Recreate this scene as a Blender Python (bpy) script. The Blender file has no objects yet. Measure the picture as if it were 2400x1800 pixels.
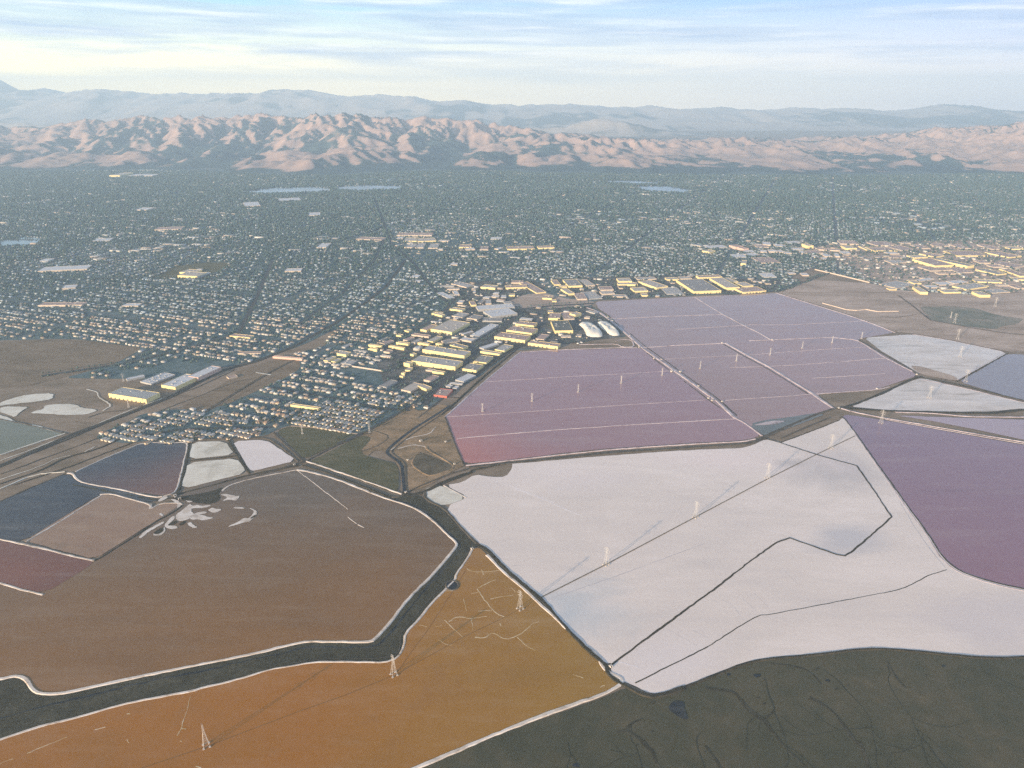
import bpy, bmesh, math, random
import numpy as np
from mathutils import Vector
from mathutils.geometry import tessellate_polygon

random.seed(7)
RNG = np.random.default_rng(11)
C = bpy.context.scene.collection
sc = bpy.context.scene

# ------------------------------------------------------------------ camera, light, exposure
CAM_H = 760.0
F_PX = 1700.0                      # focal length in photo pixels (2400 wide)
PITCH = math.atan2(900 - 228, F_PX)
cam = bpy.data.cameras.new('camera')
cam.sensor_width = 36.0
cam.lens = 36.0 * F_PX / 2400.0
cam.clip_start = 1.0
cam.clip_end = 200000.0
camo = bpy.data.objects.new('camera', cam)
camo.location = (0, 0, CAM_H)
camo.rotation_euler = (math.pi / 2 - PITCH, 0, 0)
C.objects.link(camo)
sc.camera = camo

SUN_EL = math.radians(10.5)
SUN_DIR = Vector((-0.66, -0.75, 0)).normalized()          # towards the sun, level
sun = bpy.data.lights.new('sun', 'SUN')
sun.energy = 5.0
sun.angle = math.radians(0.55)
sun.color = (1.0, 0.76, 0.50)
suno = bpy.data.objects.new('sun', sun)
d = Vector((SUN_DIR.x * math.cos(SUN_EL), SUN_DIR.y * math.cos(SUN_EL), math.sin(SUN_EL)))
suno.rotation_euler = d.to_track_quat('Z', 'Y').to_euler()
suno.location = (0, 0, 2000)
C.objects.link(suno)

world = bpy.data.worlds.new('World')
sc.world = world
world.use_nodes = True
nt = world.node_tree
nt.nodes.clear()


def N(tree, kind, **kw):
    n = tree.nodes.new(kind)
    for k, v in kw.items():
        setattr(n, k, v)
    return n


def L(tree, a, b):
    tree.links.new(a, b)


def math_node(tree, op, a, b=None, clamp=False):
    n = N(tree, 'ShaderNodeMath', operation=op, use_clamp=clamp)
    for i, x in enumerate((a, b)):
        if x is None:
            continue
        if isinstance(x, (int, float)):
            n.inputs[i].default_value = x
        else:
            L(tree, x, n.inputs[i])
    return n.outputs[0]


def mix_rgb(tree, fac, a, b):
    n = N(tree, 'ShaderNodeMix', data_type='RGBA')
    for i, x in ((0, fac), (6, a), (7, b)):
        if isinstance(x, (int, float)):
            n.inputs[i].default_value = x
        elif isinstance(x, tuple):
            n.inputs[i].default_value = (*x, 1.0)
        else:
            L(tree, x, n.inputs[i])
    return n.outputs[2]


def ramp(tree, fac, stops):
    n = N(tree, 'ShaderNodeValToRGB')
    cr = n.color_ramp
    while len(cr.elements) < len(stops):
        cr.elements.new(0.5)
    for e, (p, c) in zip(cr.elements, stops):
        e.position = p
        e.color = (*c, 1.0) if isinstance(c, tuple) else (c, c, c, 1.0)
    L(tree, fac, n.inputs[0])
    return n.outputs[0]


# sky: Nishita plus a cream horizon and streaks of high cloud, all by direction
geo = N(nt, 'ShaderNodeTexCoord')
sep = N(nt, 'ShaderNodeSeparateXYZ')
L(nt, geo.outputs['Generated'], sep.inputs[0])
zup = math_node(nt, 'ADD', sep.outputs[2], 0.022)          # the horizon dips below eye level from this height
comb = N(nt, 'ShaderNodeCombineXYZ')
L(nt, sep.outputs[0], comb.inputs[0])
L(nt, sep.outputs[1], comb.inputs[1])
L(nt, zup, comb.inputs[2])
sky = N(nt, 'ShaderNodeTexSky', sky_type='NISHITA', sun_disc=False)
sky.sun_elevation = SUN_EL
sky.sun_rotation = math.atan2(SUN_DIR.x, SUN_DIR.y)
sky.altitude = 700
sky.air_density = 1.0
sky.dust_density = 1.2
sky.ozone_density = 1.5
L(nt, comb.outputs[0], sky.inputs[0])
el = math_node(nt, 'MAXIMUM', zup, 0.0)
az = math_node(nt, 'ARCTAN2', sep.outputs[0], sep.outputs[1])
# clear-sky colour: cream at the horizon (warmer on the left), light blue above
right = ramp(nt, math_node(nt, 'ADD', math_node(nt, 'MULTIPLY', az, 0.8), 0.5), [(0.05, 0.0), (0.95, 1.0)])
hor = mix_rgb(nt, right, (18.5, 13.6, 5.0), (9.8, 8.0, 7.2))
mid = mix_rgb(nt, right, (2.2, 5.1, 6.0), (1.6, 2.9, 5.9))
low = ramp(nt, math_node(nt, 'MULTIPLY', el, 6.0), [(0.0, 1.0), (0.22, 0.95), (0.5, 0.35), (0.8, 0.0)])
bandcol = mix_rgb(nt, low, mid, hor)
up = ramp(nt, el, [(0.0, 1.0), (0.12, 0.9), (0.5, 0.1), (1.0, 0.0)])
clear = mix_rgb(nt, math_node(nt, 'MULTIPLY', up, 0.92), sky.outputs[0], bandcol)
cc = N(nt, 'ShaderNodeCombineXYZ')
L(nt, math_node(nt, 'MULTIPLY', az, 2.2), cc.inputs[0])
L(nt, math_node(nt, 'ADD', math_node(nt, 'MULTIPLY', el, 34.0), math_node(nt, 'MULTIPLY', az, 0.55)), cc.inputs[1])
ns = N(nt, 'ShaderNodeTexNoise')
ns.inputs['Scale'].default_value = 0.85
ns.inputs['Detail'].default_value = 9
ns.inputs['Roughness'].default_value = 0.6
ns.inputs['Distortion'].default_value = 0.35
L(nt, cc.outputs[0], ns.inputs['Vector'])
cl = ramp(nt, ns.outputs['Fac'], [(0.43, 0.0), (0.50, 0.55), (0.60, 1.0)])
ns2 = N(nt, 'ShaderNodeTexNoise')
ns2.inputs['Scale'].default_value = 3.1
ns2.inputs['Detail'].default_value = 8
L(nt, cc.outputs[0], ns2.inputs['Vector'])
bright = ramp(nt, ns2.outputs['Fac'], [(0.38, (2.6, 3.5, 5.0)), (0.54, (3.9, 4.5, 5.5)), (0.70, (7.2, 7.0, 7.0))])
clf = math_node(nt, 'MULTIPLY', cl, ramp(nt, el, [(0.03, 0.12), (0.075, 0.9), (0.3, 0.7), (1.0, 0.35)]))
final = mix_rgb(nt, clf, clear, bright)
bg = N(nt, 'ShaderNodeBackground')
bg.inputs['Strength'].default_value = 0.085
L(nt, final, bg.inputs['Color'])
wo = N(nt, 'ShaderNodeOutputWorld')
L(nt, bg.outputs[0], wo.inputs['Surface'])

sc.view_settings.view_transform = 'Standard'
sc.view_settings.look = 'None'
sc.view_settings.exposure = 1.2
sc.view_settings.gamma = 1.0
sc.view_settings.use_curve_mapping = False
sc.render.engine = 'CYCLES'
sc.cycles.max_bounces = 4
sc.cycles.diffuse_bounces = 2
sc.cycles.glossy_bounces = 2
sc.cycles.volume_bounces = 2
sc.cycles.use_denoising = False

# ------------------------------------------------------------------ geometry of the shot: pixel of the photo -> point of the flat ground
CP, SP = math.cos(PITCH), math.sin(PITCH)


def unp(px, py, z=0.0):
    x = (px - 1200) / F_PX
    y = (900 - py) / F_PX
    dx, dy, dz = x, CP + y * SP, -SP + y * CP
    t = (CAM_H - z) / -dz
    return dx * t, dy * t


def proj(x, y, z):
    """arrays of world points -> photo pixels"""
    dz = z - CAM_H
    depth = y * CP - dz * SP
    upc = y * SP + dz * CP
    return 1200 + F_PX * x / depth, 900 - F_PX * upc / depth


VIEWS = dict(P=(0, 0, 1), F=(0, 0, 0.9217), V1=(0, 760, 3.16), V2=(600, 660, 3.16), V3=(1000, 660, 3.16),
             V4=(1300, 660, 3.16), V5=(1850, 660, 4.0218), V6=(0, 1000, 3.16), V7=(600, 950, 3.16), V8=(0, 1400, 3.16),
             V9=(600, 1300, 2.4578), V10=(1200, 1000, 2.765), V11=(1800, 800, 2.5517), V12=(1400, 1400, 2.212),
             A=(860, 680, 8.508), B=(1080, 680, 5.53), D=(860, 820, 8.508), E=(1000, 630, 7.373), G=(220, 820, 6.506),
             H=(2000, 560, 5.53), I=(1640, 540, 5.53), J=(900, 530, 5.53), K=(0, 380, 2.212), Q=(600, 780, 7.373),
             R=(1280, 630, 4.096), S=(300, 1100, 6.506))


def px(view, pts):
    x0, y0, s = VIEWS[view]
    return [(x0 + a / s, y0 + b / s) for a, b in pts]


# ------------------------------------------------------------------ materials
MATS = {}


def new_mat(name):
    m = bpy.data.materials.new(name)
    m.use_nodes = True
    t = m.node_tree
    b = t.nodes['Principled BSDF']
    return m, t, b


def coords(t, sx=1.0, sy=1.0, rot=0.0):
    tc = N(t, 'ShaderNodeNewGeometry')
    mp = N(t, 'ShaderNodeMapping')
    mp.inputs['Scale'].default_value = (sx, sy, 1)
    mp.inputs['Rotation'].default_value = (0, 0, rot)
    L(t, tc.outputs['Position'], mp.inputs['Vector'])
    return mp.outputs[0]


def noise(t, vec, scale, detail=5, rough=0.55, dist=0.0):
    n = N(t, 'ShaderNodeTexNoise')
    n.inputs['Scale'].default_value = scale
    n.inputs['Detail'].default_value = detail
    n.inputs['Roughness'].default_value = rough
    n.inputs['Distortion'].default_value = dist
    L(t, vec, n.inputs['Vector'])
    return n.outputs['Fac']


def ground_mat(name, stops, scale=0.01, streak=None, detail=8, rough=0.62, fine=0.25):
    """matte earth: colours spread by noise; streak=(sx, sy, angle) stretches them"""
    m, t, b = new_mat(name)
    v = coords(t, *(streak or (1, 1, 0)))
    n1 = noise(t, v, scale, detail, rough, 0.4)
    n2 = noise(t, v, scale * 7.3, 4, 0.6)
    f = math_node(t, 'ADD', math_node(t, 'MULTIPLY', n1, 1 - fine), math_node(t, 'MULTIPLY', n2, fine))
    col = ramp(t, f, stops)
    L(t, col, b.inputs['Base Color'])
    b.inputs['Roughness'].default_value = 0.95
    b.inputs['Specular IOR Level'].default_value = 0.1
    return m


def water_mat(name, c1, c2, grad=None, scale=0.0016, rough=0.13, ripple=0.02, patch=None, streak=(1, 1, 0)):
    """shallow brine: the colour of bed and brine mixed by large soft noise and, if grad, from point to point"""
    m, t, b = new_mat(name)
    v = coords(t, *streak)
    n1 = noise(t, v, scale, 3, 0.5, 0.6)
    f = ramp(t, n1, [(0.3, 0.0), (0.7, 1.0)])
    if grad:
        (ax, ay), (bx, by) = grad[0], grad[1]
        ln = (bx - ax) ** 2 + (by - ay) ** 2
        g = N(t, 'ShaderNodeNewGeometry')
        s = N(t, 'ShaderNodeSeparateXYZ')
        L(t, g.outputs['Position'], s.inputs[0])
        gx = math_node(t, 'MULTIPLY', math_node(t, 'SUBTRACT', s.outputs[0], ax), (bx - ax) / ln)
        gy = math_node(t, 'MULTIPLY', math_node(t, 'SUBTRACT', s.outputs[1], ay), (by - ay) / ln)
        gg = math_node(t, 'ADD', gx, gy)
        gg = math_node(t, 'ADD', gg, math_node(t, 'MULTIPLY', math_node(t, 'SUBTRACT', n1, 0.5), 0.7), clamp=True)
        f = gg
    col = mix_rgb(t, f, c1, c2)
    if patch:
        f2 = ramp(t, noise(t, v, scale * 3.5, 6, 0.6, 1.0), [(0.52, 0.0), (0.72, 1.0)])
        col = mix_rgb(t, math_node(t, 'MULTIPLY', f2, patch[1]), col, patch[0])
    fine = noise(t, coords(t, 1, 1, 0), 0.05, 8, 0.75)
    col2 = mix_rgb(t, math_node(t, 'MULTIPLY', ramp(t, fine, [(0.3, 0.0), (0.75, 1.0)]), 0.045), col, (0.9, 0.85, 0.8))
    stv = noise(t, coords(t, 0.35, 3.2, 0.62), 0.010, 7, 0.62, 0.5)
    col3 = mix_rgb(t, math_node(t, 'MULTIPLY', ramp(t, stv, [(0.52, 0.0), (0.74, 1.0)]), 0.09), col2, (0.75, 0.66, 0.55))
    stv2 = noise(t, coords(t, 0.5, 2.0, 0.5), 0.006, 6, 0.6, 0.8)
    col4 = mix_rgb(t, math_node(t, 'MULTIPLY', ramp(t, stv2, [(0.50, 0.0), (0.72, 1.0)]), 0.22), col3, tuple(x_ * 0.55 for x_ in c1))
    L(t, col4, b.inputs['Base Color'])
    wnd = noise(t, coords(t, 1, 1.8, 0.6), 0.0045, 4, 0.6, 0.8)
    L(t, math_node(t, 'ADD', math_node(t, 'MULTIPLY', ramp(t, wnd, [(0.38, 0.0), (0.64, 1.0)]), 0.16), rough * 0.6), b.inputs['Roughness'])
    b.inputs['IOR'].default_value = 1.34
    bn = N(t, 'ShaderNodeBump')
    bn.inputs['Strength'].default_value = ripple * 8
    bn.inputs['Distance'].default_value = 0.25
    L(t, noise(t, coords(t, 1, 2.2, 0.5), 0.22, 3, 0.6), bn.inputs['Height'])
    L(t, bn.outputs[0], b.inputs['Normal'])
    return m


def salt_mat(name, stops, scale=0.004, streak=(1, 1, 0), rough=0.55, spots=()):
    m, t, b = new_mat(name)
    v = coords(t, *streak)
    n1 = noise(t, v, scale, 9, 0.62, 0.9)
    n2 = noise(t, coords(t, 1, 5, 0.45), scale * 3, 6, 0.6)
    f = math_node(t, 'ADD', math_node(t, 'MULTIPLY', n1, 0.7), math_node(t, 'MULTIPLY', n2, 0.3))
    col = ramp(t, f, stops)
    gp = N(t, 'ShaderNodeNewGeometry')
    for (sx_, sy_, r1, r2, ang_), c_, k_ in spots:
        mp = N(t, 'ShaderNodeMapping', vector_type='TEXTURE')
        mp.inputs['Location'].default_value = (sx_, sy_, 0)
        mp.inputs['Rotation'].default_value = (0, 0, ang_)
        mp.inputs['Scale'].default_value = (r1, r2, 1e6)
        L(t, gp.outputs['Position'], mp.inputs['Vector'])
        ln_ = N(t, 'ShaderNodeVectorMath', operation='LENGTH')
        L(t, mp.outputs[0], ln_.inputs[0])
        e_ = math_node(t, 'ADD', ln_.outputs['Value'], math_node(t, 'MULTIPLY', math_node(t, 'SUBTRACT', n1, 0.5), 2.4))
        w_ = ramp(t, e_, [(0.25, 1.0), (1.0, 0.0)])
        col = mix_rgb(t, math_node(t, 'MULTIPLY', w_, k_), col, c_)
    L(t, col, b.inputs['Base Color'])
    rn = noise(t, coords(t, 1, 1.6, 0.9), scale * 0.8, 3, 0.5, 0.8)
    L(t, math_node(t, 'ADD', math_node(t, 'MULTIPLY', ramp(t, rn, [(0.40, 0.0), (0.62, 1.0)]), rough * 0.55), rough * 0.45), b.inputs['Roughness'])
    b.inputs['Specular IOR Level'].default_value = 0.12
    bn = N(t, 'ShaderNodeBump')
    bn.inputs['Strength'].default_value = 0.3
    bn.inputs['Distance'].default_value = 0.5
    L(t, noise(t, coords(t), 0.12, 4, 0.7), bn.inputs['Height'])
    L(t, bn.outputs[0], b.inputs['Normal'])
    return m


def plain(name, col, rough=0.8, var=0.12, scale=0.15, metal=0.0, spec=0.3):
    if name in MATS:
        return MATS[name]
    m, t, b = new_mat(name)
    dark = tuple(c * (1 - var) for c in col)
    lite = tuple(min(1, c * (1 + var)) for c in col)
    f = ramp(t, noise(t, coords(t), scale, 5, 0.6), [(0.3, 0.0), (0.7, 1.0)])
    L(t, mix_rgb(t, f, dark, lite), b.inputs['Base Color'])
    b.inputs['Roughness'].default_value = rough
    b.inputs['Metallic'].default_value = metal
    b.inputs['Specular IOR Level'].default_value = spec
    MATS[name] = m
    return m


def attr_mat(name, rough=0.85, var=0.35, scale=0.3):
    m, t, b = new_mat(name)
    a = N(t, 'ShaderNodeAttribute', attribute_name='tone')
    f = noise(t, coords(t), scale, 3, 0.6)
    k = math_node(t, 'ADD', math_node(t, 'MULTIPLY', f, var * 2), 1 - var)
    vm = N(t, 'ShaderNodeVectorMath', operation='SCALE')
    L(t, a.outputs['Color'], vm.inputs[0])
    L(t, k, vm.inputs['Scale'])
    L(t, vm.outputs[0], b.inputs['Base Color'])
    b.inputs['Roughness'].default_value = rough
    b.inputs['Specular IOR Level'].default_value = 0.2
    return m


# ------------------------------------------------------------------ mesh helpers
def link(name, me, m=None, parent=None, **props):
    o = bpy.data.objects.new(name, me)
    C.objects.link(o)
    if m is not None:
        for x in (m if isinstance(m, (list, tuple)) else [m]):
            me.materials.append(x)
    if parent is not None:
        o.parent = parent
    for k, v in props.items():
        if v is not None:
            o[k] = v
    return o


def mesh(name, verts, faces, smooth=False):
    me = bpy.data.meshes.new(name)
    me.from_pydata([tuple(map(float, v)) for v in verts], [], [tuple(map(int, f)) for f in faces])
    if smooth:
        me.polygons.foreach_set('use_smooth', [True] * len(me.polygons))
    me.update()
    return me


def big_mesh(name, verts, tris, mat_idx=None, tone=None, smooth=False):
    """verts (n,3), faces (m,k) as arrays; tone (m,3) per-face colour"""
    me = bpy.data.meshes.new(name)
    n, (m, k) = len(verts), tris.shape
    me.vertices.add(n)
    me.vertices.foreach_set('co', np.ascontiguousarray(verts, dtype=np.float32).ravel())
    me.loops.add(m * k)
    me.loops.foreach_set('vertex_index', np.ascontiguousarray(tris, dtype=np.int32).ravel())
    me.polygons.add(m)
    me.polygons.foreach_set('loop_start', np.arange(0, m * k, k, dtype=np.int32))
    if mat_idx is not None:
        me.polygons.foreach_set('material_index', mat_idx.astype(np.int32))
    if smooth:
        me.polygons.foreach_set('use_smooth', np.ones(m, dtype=bool))
    if tone is not None:
        a = me.attributes.new('tone', 'FLOAT_COLOR', 'FACE')
        rgba = np.ones((m, 4), dtype=np.float32)
        rgba[:, :3] = tone
        a.data.foreach_set('color', rgba.ravel())
    me.update(calc_edges=True)
    return me


def resample(pts, step, jit=0.0, closed=False, seed=0):
    r = random.Random(seed)
    out = []
    n = len(pts)
    for i in range(n if closed else n - 1):
        a, b = pts[i], pts[(i + 1) % n]
        ln = math.hypot(b[0] - a[0], b[1] - a[1])
        k = max(1, min(400, int(ln / step)))
        nx, ny = (-(b[1] - a[1]) / (ln + 1e-9), (b[0] - a[0]) / (ln + 1e-9))
        for j in range(k):
            t = j / k
            w = r.uniform(-jit, jit) if j else 0
            out.append((a[0] + (b[0] - a[0]) * t + nx * w, a[1] + (b[1] - a[1]) * t + ny * w))
    if not closed:
        out.append(pts[-1])
    return out


def rounded(pts, closed=False, k=0.22):
    """one corner-cutting pass so that corners are not knife sharp"""
    n = len(pts)
    out = [] if closed else [pts[0]]
    for i in range(n if closed else n - 1):
        a, b = pts[i], pts[(i + 1) % n]
        ln = math.hypot(b[0] - a[0], b[1] - a[1])
        q = min(k, 14 / (ln + 1e-6))
        p1 = (a[0] + (b[0] - a[0]) * q, a[1] + (b[1] - a[1]) * q)
        p2 = (b[0] + (a[0] - b[0]) * q, b[1] + (a[1] - b[1]) * q)
        if closed or i > 0:
            out.append(p1)
        if closed or i < n - 2:
            out.append(p2)
    if not closed:
        out.append(pts[-1])
    return out


def sheet(name, pts, z, m, label=None, kind='structure', step=14, jit=1.2, rnd=True, **kw):
    w = [unp(x, y, z) for x, y in pts]
    if rnd:
        w = rounded(w, True)
    w = resample(w, step, jit, True, seed=len(pts) * 31 + int(pts[0][0]))
    tri = tessellate_polygon([[Vector((x, y, 0)) for x, y in w]])
    me = mesh(name, [(x, y, z) for x, y in w], tri)
    me.update()
    bm = bmesh.new()
    bm.from_mesh(me)
    bmesh.ops.recalc_face_normals(bm, faces=bm.faces)
    for f in bm.faces:
        if f.normal.z < 0:
            f.normal_flip()
    bm.to_mesh(me)
    bm.free()
    return link(name, me, m, kind=kind, label=label, **kw)


def ribbon_world(w, width, height, z, slope=1.5, jitw=0.0, seed=0):
    """a bank with sloping sides along a line; returns verts, faces"""
    r = random.Random(seed)
    vs, fs = [], []
    n = len(w)
    for i, (x, y) in enumerate(w):
        a = w[max(0, i - 1)]
        b = w[min(n - 1, i + 1)]
        dx, dy = b[0] - a[0], b[1] - a[1]
        ln = math.hypot(dx, dy) + 1e-9
        nx, ny = -dy / ln, dx / ln
        sw = 0.55 * math.sin(i * 0.37 + seed) + 0.45 * math.sin(i * 0.13 + seed * 1.7)
        ww = width * (1 + r.uniform(-jitw, jitw) * 0.6 + sw * jitw * 1.1) / 2
        s = height * slope
        hh = height * (1 + r.uniform(-0.15, 0.15))
        for off, hz in ((-ww - s, 0), (-ww, hh), (ww, hh), (ww + s, 0)):
            vs.append((x + nx * off, y + ny * off, z + hz))
    for i in range(n - 1):
        for k in range(3):
            a = i * 4 + k
            fs.append((a, a + 4, a + 5, a + 1))
    for e in (0, (n - 1) * 4):
        fs.append((e, e + 1, e + 2, e + 3) if e == 0 else (e + 3, e + 2, e + 1, e))
    return vs, fs


def ribbon(name, pts, width, height, z, m, label=None, kind='structure', step=12, jit=0.6, jitw=0.15, rnd=True, slope=1.5, **kw):
    w = [unp(x, y, z + height) for x, y in pts]
    if rnd and len(w) > 2:
        w = rounded(w)
    w = resample(w, step, jit, False, seed=int(pts[0][0]) + len(pts))
    vs, fs = ribbon_world(w, width, height, z, slope, jitw, seed=len(w))
    return link(name, mesh(name, vs, fs, smooth=False), m, kind=kind, label=label, **kw)


def box_vf(cx, cy, z0, sx, sy, sz, rot=0.0):
    c, s = math.cos(rot), math.sin(rot)
    vs = []
    for z in (z0, z0 + sz):
        for ax, ay in ((-1, -1), (1, -1), (1, 1), (-1, 1)):
            x, y = ax * sx / 2, ay * sy / 2
            vs.append((cx + x * c - y * s, cy + x * s + y * c, z))
    return vs, [(0, 3, 2, 1), (4, 5, 6, 7), (0, 1, 5, 4), (1, 2, 6, 5), (2, 3, 7, 6), (3, 0, 4, 7)]


def join_vf(parts):
    V, Fc = [], []
    for vs, fs in parts:
        b = len(V)
        V += vs
        Fc += [tuple(i + b for i in f) for f in fs]
    return V, Fc


# ------------------------------------------------------------------ the setting: ground sheets, ponds, levees
BX = 70000.0
M_ground = ground_mat('dry_flats', [(0.30, (0.128, 0.101, 0.065)), (0.45, (0.223, 0.169, 0.119)), (0.55, (0.284, 0.215, 0.156)), (0.70, (0.365, 0.286, 0.219))], 0.006, (1, 2.4, 0.45))
M_town = ground_mat('town_ground_mix', [(0.28, (0.044, 0.078, 0.082)), (0.45, (0.082, 0.128, 0.134)), (0.56, (0.13, 0.172, 0.175)), (0.72, (0.22, 0.245, 0.24))], 0.011, None, 10, 0.72, 0.4)  # ground turned teal, blue haze painted into the colour
M_marsh = ground_mat('marsh_mud', [(0.30, (0.049, 0.050, 0.029)), (0.47, (0.079, 0.075, 0.045)), (0.58, (0.105, 0.090, 0.054)), (0.75, (0.175, 0.136, 0.080))], 0.006, None, 11, 0.7, 0.3)
M_chan = ground_mat('channel_marsh', [(0.30, (0.028, 0.026, 0.015)), (0.5, (0.062, 0.056, 0.035)), (0.70, (0.12, 0.105, 0.07))], 0.02, (1, 1, 0), 9, 0.7, 0.4)
M_olive = ground_mat('olive_grass', [(0.30, (0.068, 0.070, 0.036)), (0.50, (0.112, 0.105, 0.056)), (0.68, (0.210, 0.169, 0.105))], 0.010, (1, 2.2, 0.6), 9, 0.7, 0.3)
M_scrub = ground_mat('tan_scrub', [(0.34, (0.112, 0.087, 0.047)), (0.46, (0.240, 0.168, 0.098)), (0.58, (0.375, 0.252, 0.150)), (0.72, (0.510, 0.364, 0.234))], 0.016, (1, 2.0, 0.5), 9, 0.7, 0.4)
M_hillside = ground_mat('brown_field', [(0.34, (0.135, 0.101, 0.065)), (0.50, (0.216, 0.159, 0.106)), (0.64, (0.284, 0.215, 0.150))], 0.005, (1, 3.0, 0.3), 10, 0.68, 0.35)
M_tanfield = ground_mat('tan_field', [(0.34, (0.263, 0.196, 0.145)), (0.50, (0.438, 0.332, 0.264)), (0.64, (0.578, 0.451, 0.374))], 0.004, (1, 3.0, -0.1), 10, 0.66, 0.3)
M_dirt = ground_mat('levee_dirt', [(0.3, (0.055, 0.048, 0.034)), (0.5, (0.10, 0.085, 0.065)), (0.7, (0.17, 0.145, 0.115))], 0.05)
M_darkdirt = ground_mat('levee_dark_dirt', [(0.3, (0.030, 0.028, 0.018)), (0.5, (0.055, 0.048, 0.032)), (0.7, (0.10, 0.085, 0.06))], 0.05)
M_road = ground_mat('asphalt', [(0.3, (0.055, 0.058, 0.058)), (0.7, (0.11, 0.11, 0.105))], 0.05)
M_rail = ground_mat('rail_ballast', [(0.3, (0.035, 0.036, 0.030)), (0.6, (0.075, 0.07, 0.058)), (0.75, (0.12, 0.11, 0.09))], 0.03)
M_crust = salt_mat('salt_crust', [(0.34, (0.26, 0.20, 0.15)), (0.43, (0.60, 0.50, 0.42)), (0.6, (0.82, 0.73, 0.66))], 0.03)
M_vein = salt_mat('salt_vein_crust', [(0.34, (0.40, 0.26, 0.10)), (0.50, (0.62, 0.48, 0.30)), (0.66, (0.80, 0.68, 0.52))], 0.05)
M_basin = ground_mat('basin_mud', [(0.3, (0.07, 0.058, 0.036)), (0.5, (0.12, 0.098, 0.064)), (0.7, (0.19, 0.155, 0.11))], 0.03)
M_crust2 = salt_mat('salt_crust_lilac', [(0.34, (0.22, 0.17, 0.16)), (0.44, (0.46, 0.37, 0.37)), (0.6, (0.66, 0.55, 0.55))], 0.03)
M_salt = salt_mat('salt_bed', [(0.20, (0.62, 0.53, 0.48)), (0.34, (0.74, 0.63, 0.575)), (0.50, (0.78, 0.68, 0.645)), (0.62, (0.87, 0.76, 0.71))], 0.0022, (1, 1.8, 0.5))
M_salt2 = salt_mat('salt_bed_worn', [(0.34, (0.42, 0.37, 0.32)), (0.46, (0.66, 0.58, 0.53)), (0.60, (0.82, 0.73, 0.68))], 0.005, (1, 3.2, -0.3))
M_pale = salt_mat('pale_pond_bed', [(0.36, (0.50, 0.44, 0.35)), (0.48, (0.70, 0.63, 0.53)), (0.62, (0.84, 0.78, 0.68))], 0.014)

G = {}
v, f = [(-BX, -9000, 0), (BX, -9000, 0), (BX, 39000, 0), (-BX, 39000, 0)], [(0, 1, 2, 3)]
link('ground', mesh('ground', v, f), M_ground, kind='structure', label='flat dry bay shore ground under everything out to the far hills')

TOWN = [(-1400, 815), (-60, 800), (126, 794), (190, 796), (335, 815), (275, 850), (150, 886), (290, 888), (400, 890), (500, 862), (545, 858), (610, 842), (700, 812), (790, 770), (760, 812), (690, 828), (690, 862), (640, 880), (600, 905),
        (520, 945), (480, 965), (420, 958), (330, 970), (300, 990), (240, 1012), (222, 1028), (300, 1040), (350, 1032), (620, 1023), (650, 1005),
        (685, 996), (842, 1019), (870, 1003), (960, 950), (985, 965), (1020, 945), (1050, 925), (1130, 878), (1200, 822), (1310, 812), (1330, 795),
        (1470, 790), (1426, 745), (1385, 716), (1395, 704), (1630, 692), (1822, 684), (1900, 672), (1850, 650), (1905, 628), (2040, 664),
        (2110, 680), (2290, 692), (2420, 682), (3100, 690), (3900, 395), (-2300, 395)]
o = sheet('town_ground', TOWN, 0.5, M_town, 'dark tree covered suburb floor spreading from the ponds to the foot of the hills', step=40, jit=4)

sheet('field', [(-400, 806), (0, 801), (126, 794), (190, 796), (335, 816), (275, 850), (150, 884), (60, 905), (-400, 930)], 0.7, M_hillside,
      'bare brown hillocky field at the left edge behind the long warehouses')
sheet('field', [(560, 868), (640, 845), (700, 838), (705, 862), (680, 880), (620, 908), (540, 945), (480, 962), (420, 956), (470, 930), (530, 895)], 0.7, M_hillside,
      'oval brown dirt lot beside the railway and the first house rows')
sheet('field', [(1180, 712), (1230, 690), (1275, 686), (1330, 700), (1395, 706), (1385, 716), (1300, 722), (1240, 724)], 0.9, M_tanfield,
      'empty tan lot between the industrial blocks and the lilac ponds')
sheet('field', [(1822, 686), (1900, 655), (2040, 664), (2110, 680), (2290, 692), (2420, 684), (2900, 700), (2900, 860), (2400, 824), (2362, 824), (2223, 795), (2130, 780), (2098, 778), (2000, 740)], 0.6, M_tanfield,
      'wide tan grass flat at the right edge between ponds and warehouses')
sheet('marsh', px('V5', [(1230, 235), (1380, 238), (1500, 228), (1700, 245), (1800, 262), (1900, 300), (2050, 330), (2212, 350), (2150, 400), (2000, 420), (1950, 450), (1700, 425), (1520, 400), (1400, 370), (1330, 365), (1300, 310), (1260, 280)]), 0.9,
      ground_mat('green_wetland', [(0.35, (0.13, 0.145, 0.11)), (0.48, (0.20, 0.195, 0.15)), (0.62, (0.33, 0.275, 0.225))], 0.01), 'green grey wetland patch with two power pylons in the tan flat')
sheet('field', px('K', [(760, 600), (900, 540), (1060, 520), (1200, 520), (1180, 560), (1080, 600), (960, 610), (800, 615)]), 0.9, M_olive, 'olive open field round the gold fronted far warehouse')

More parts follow.
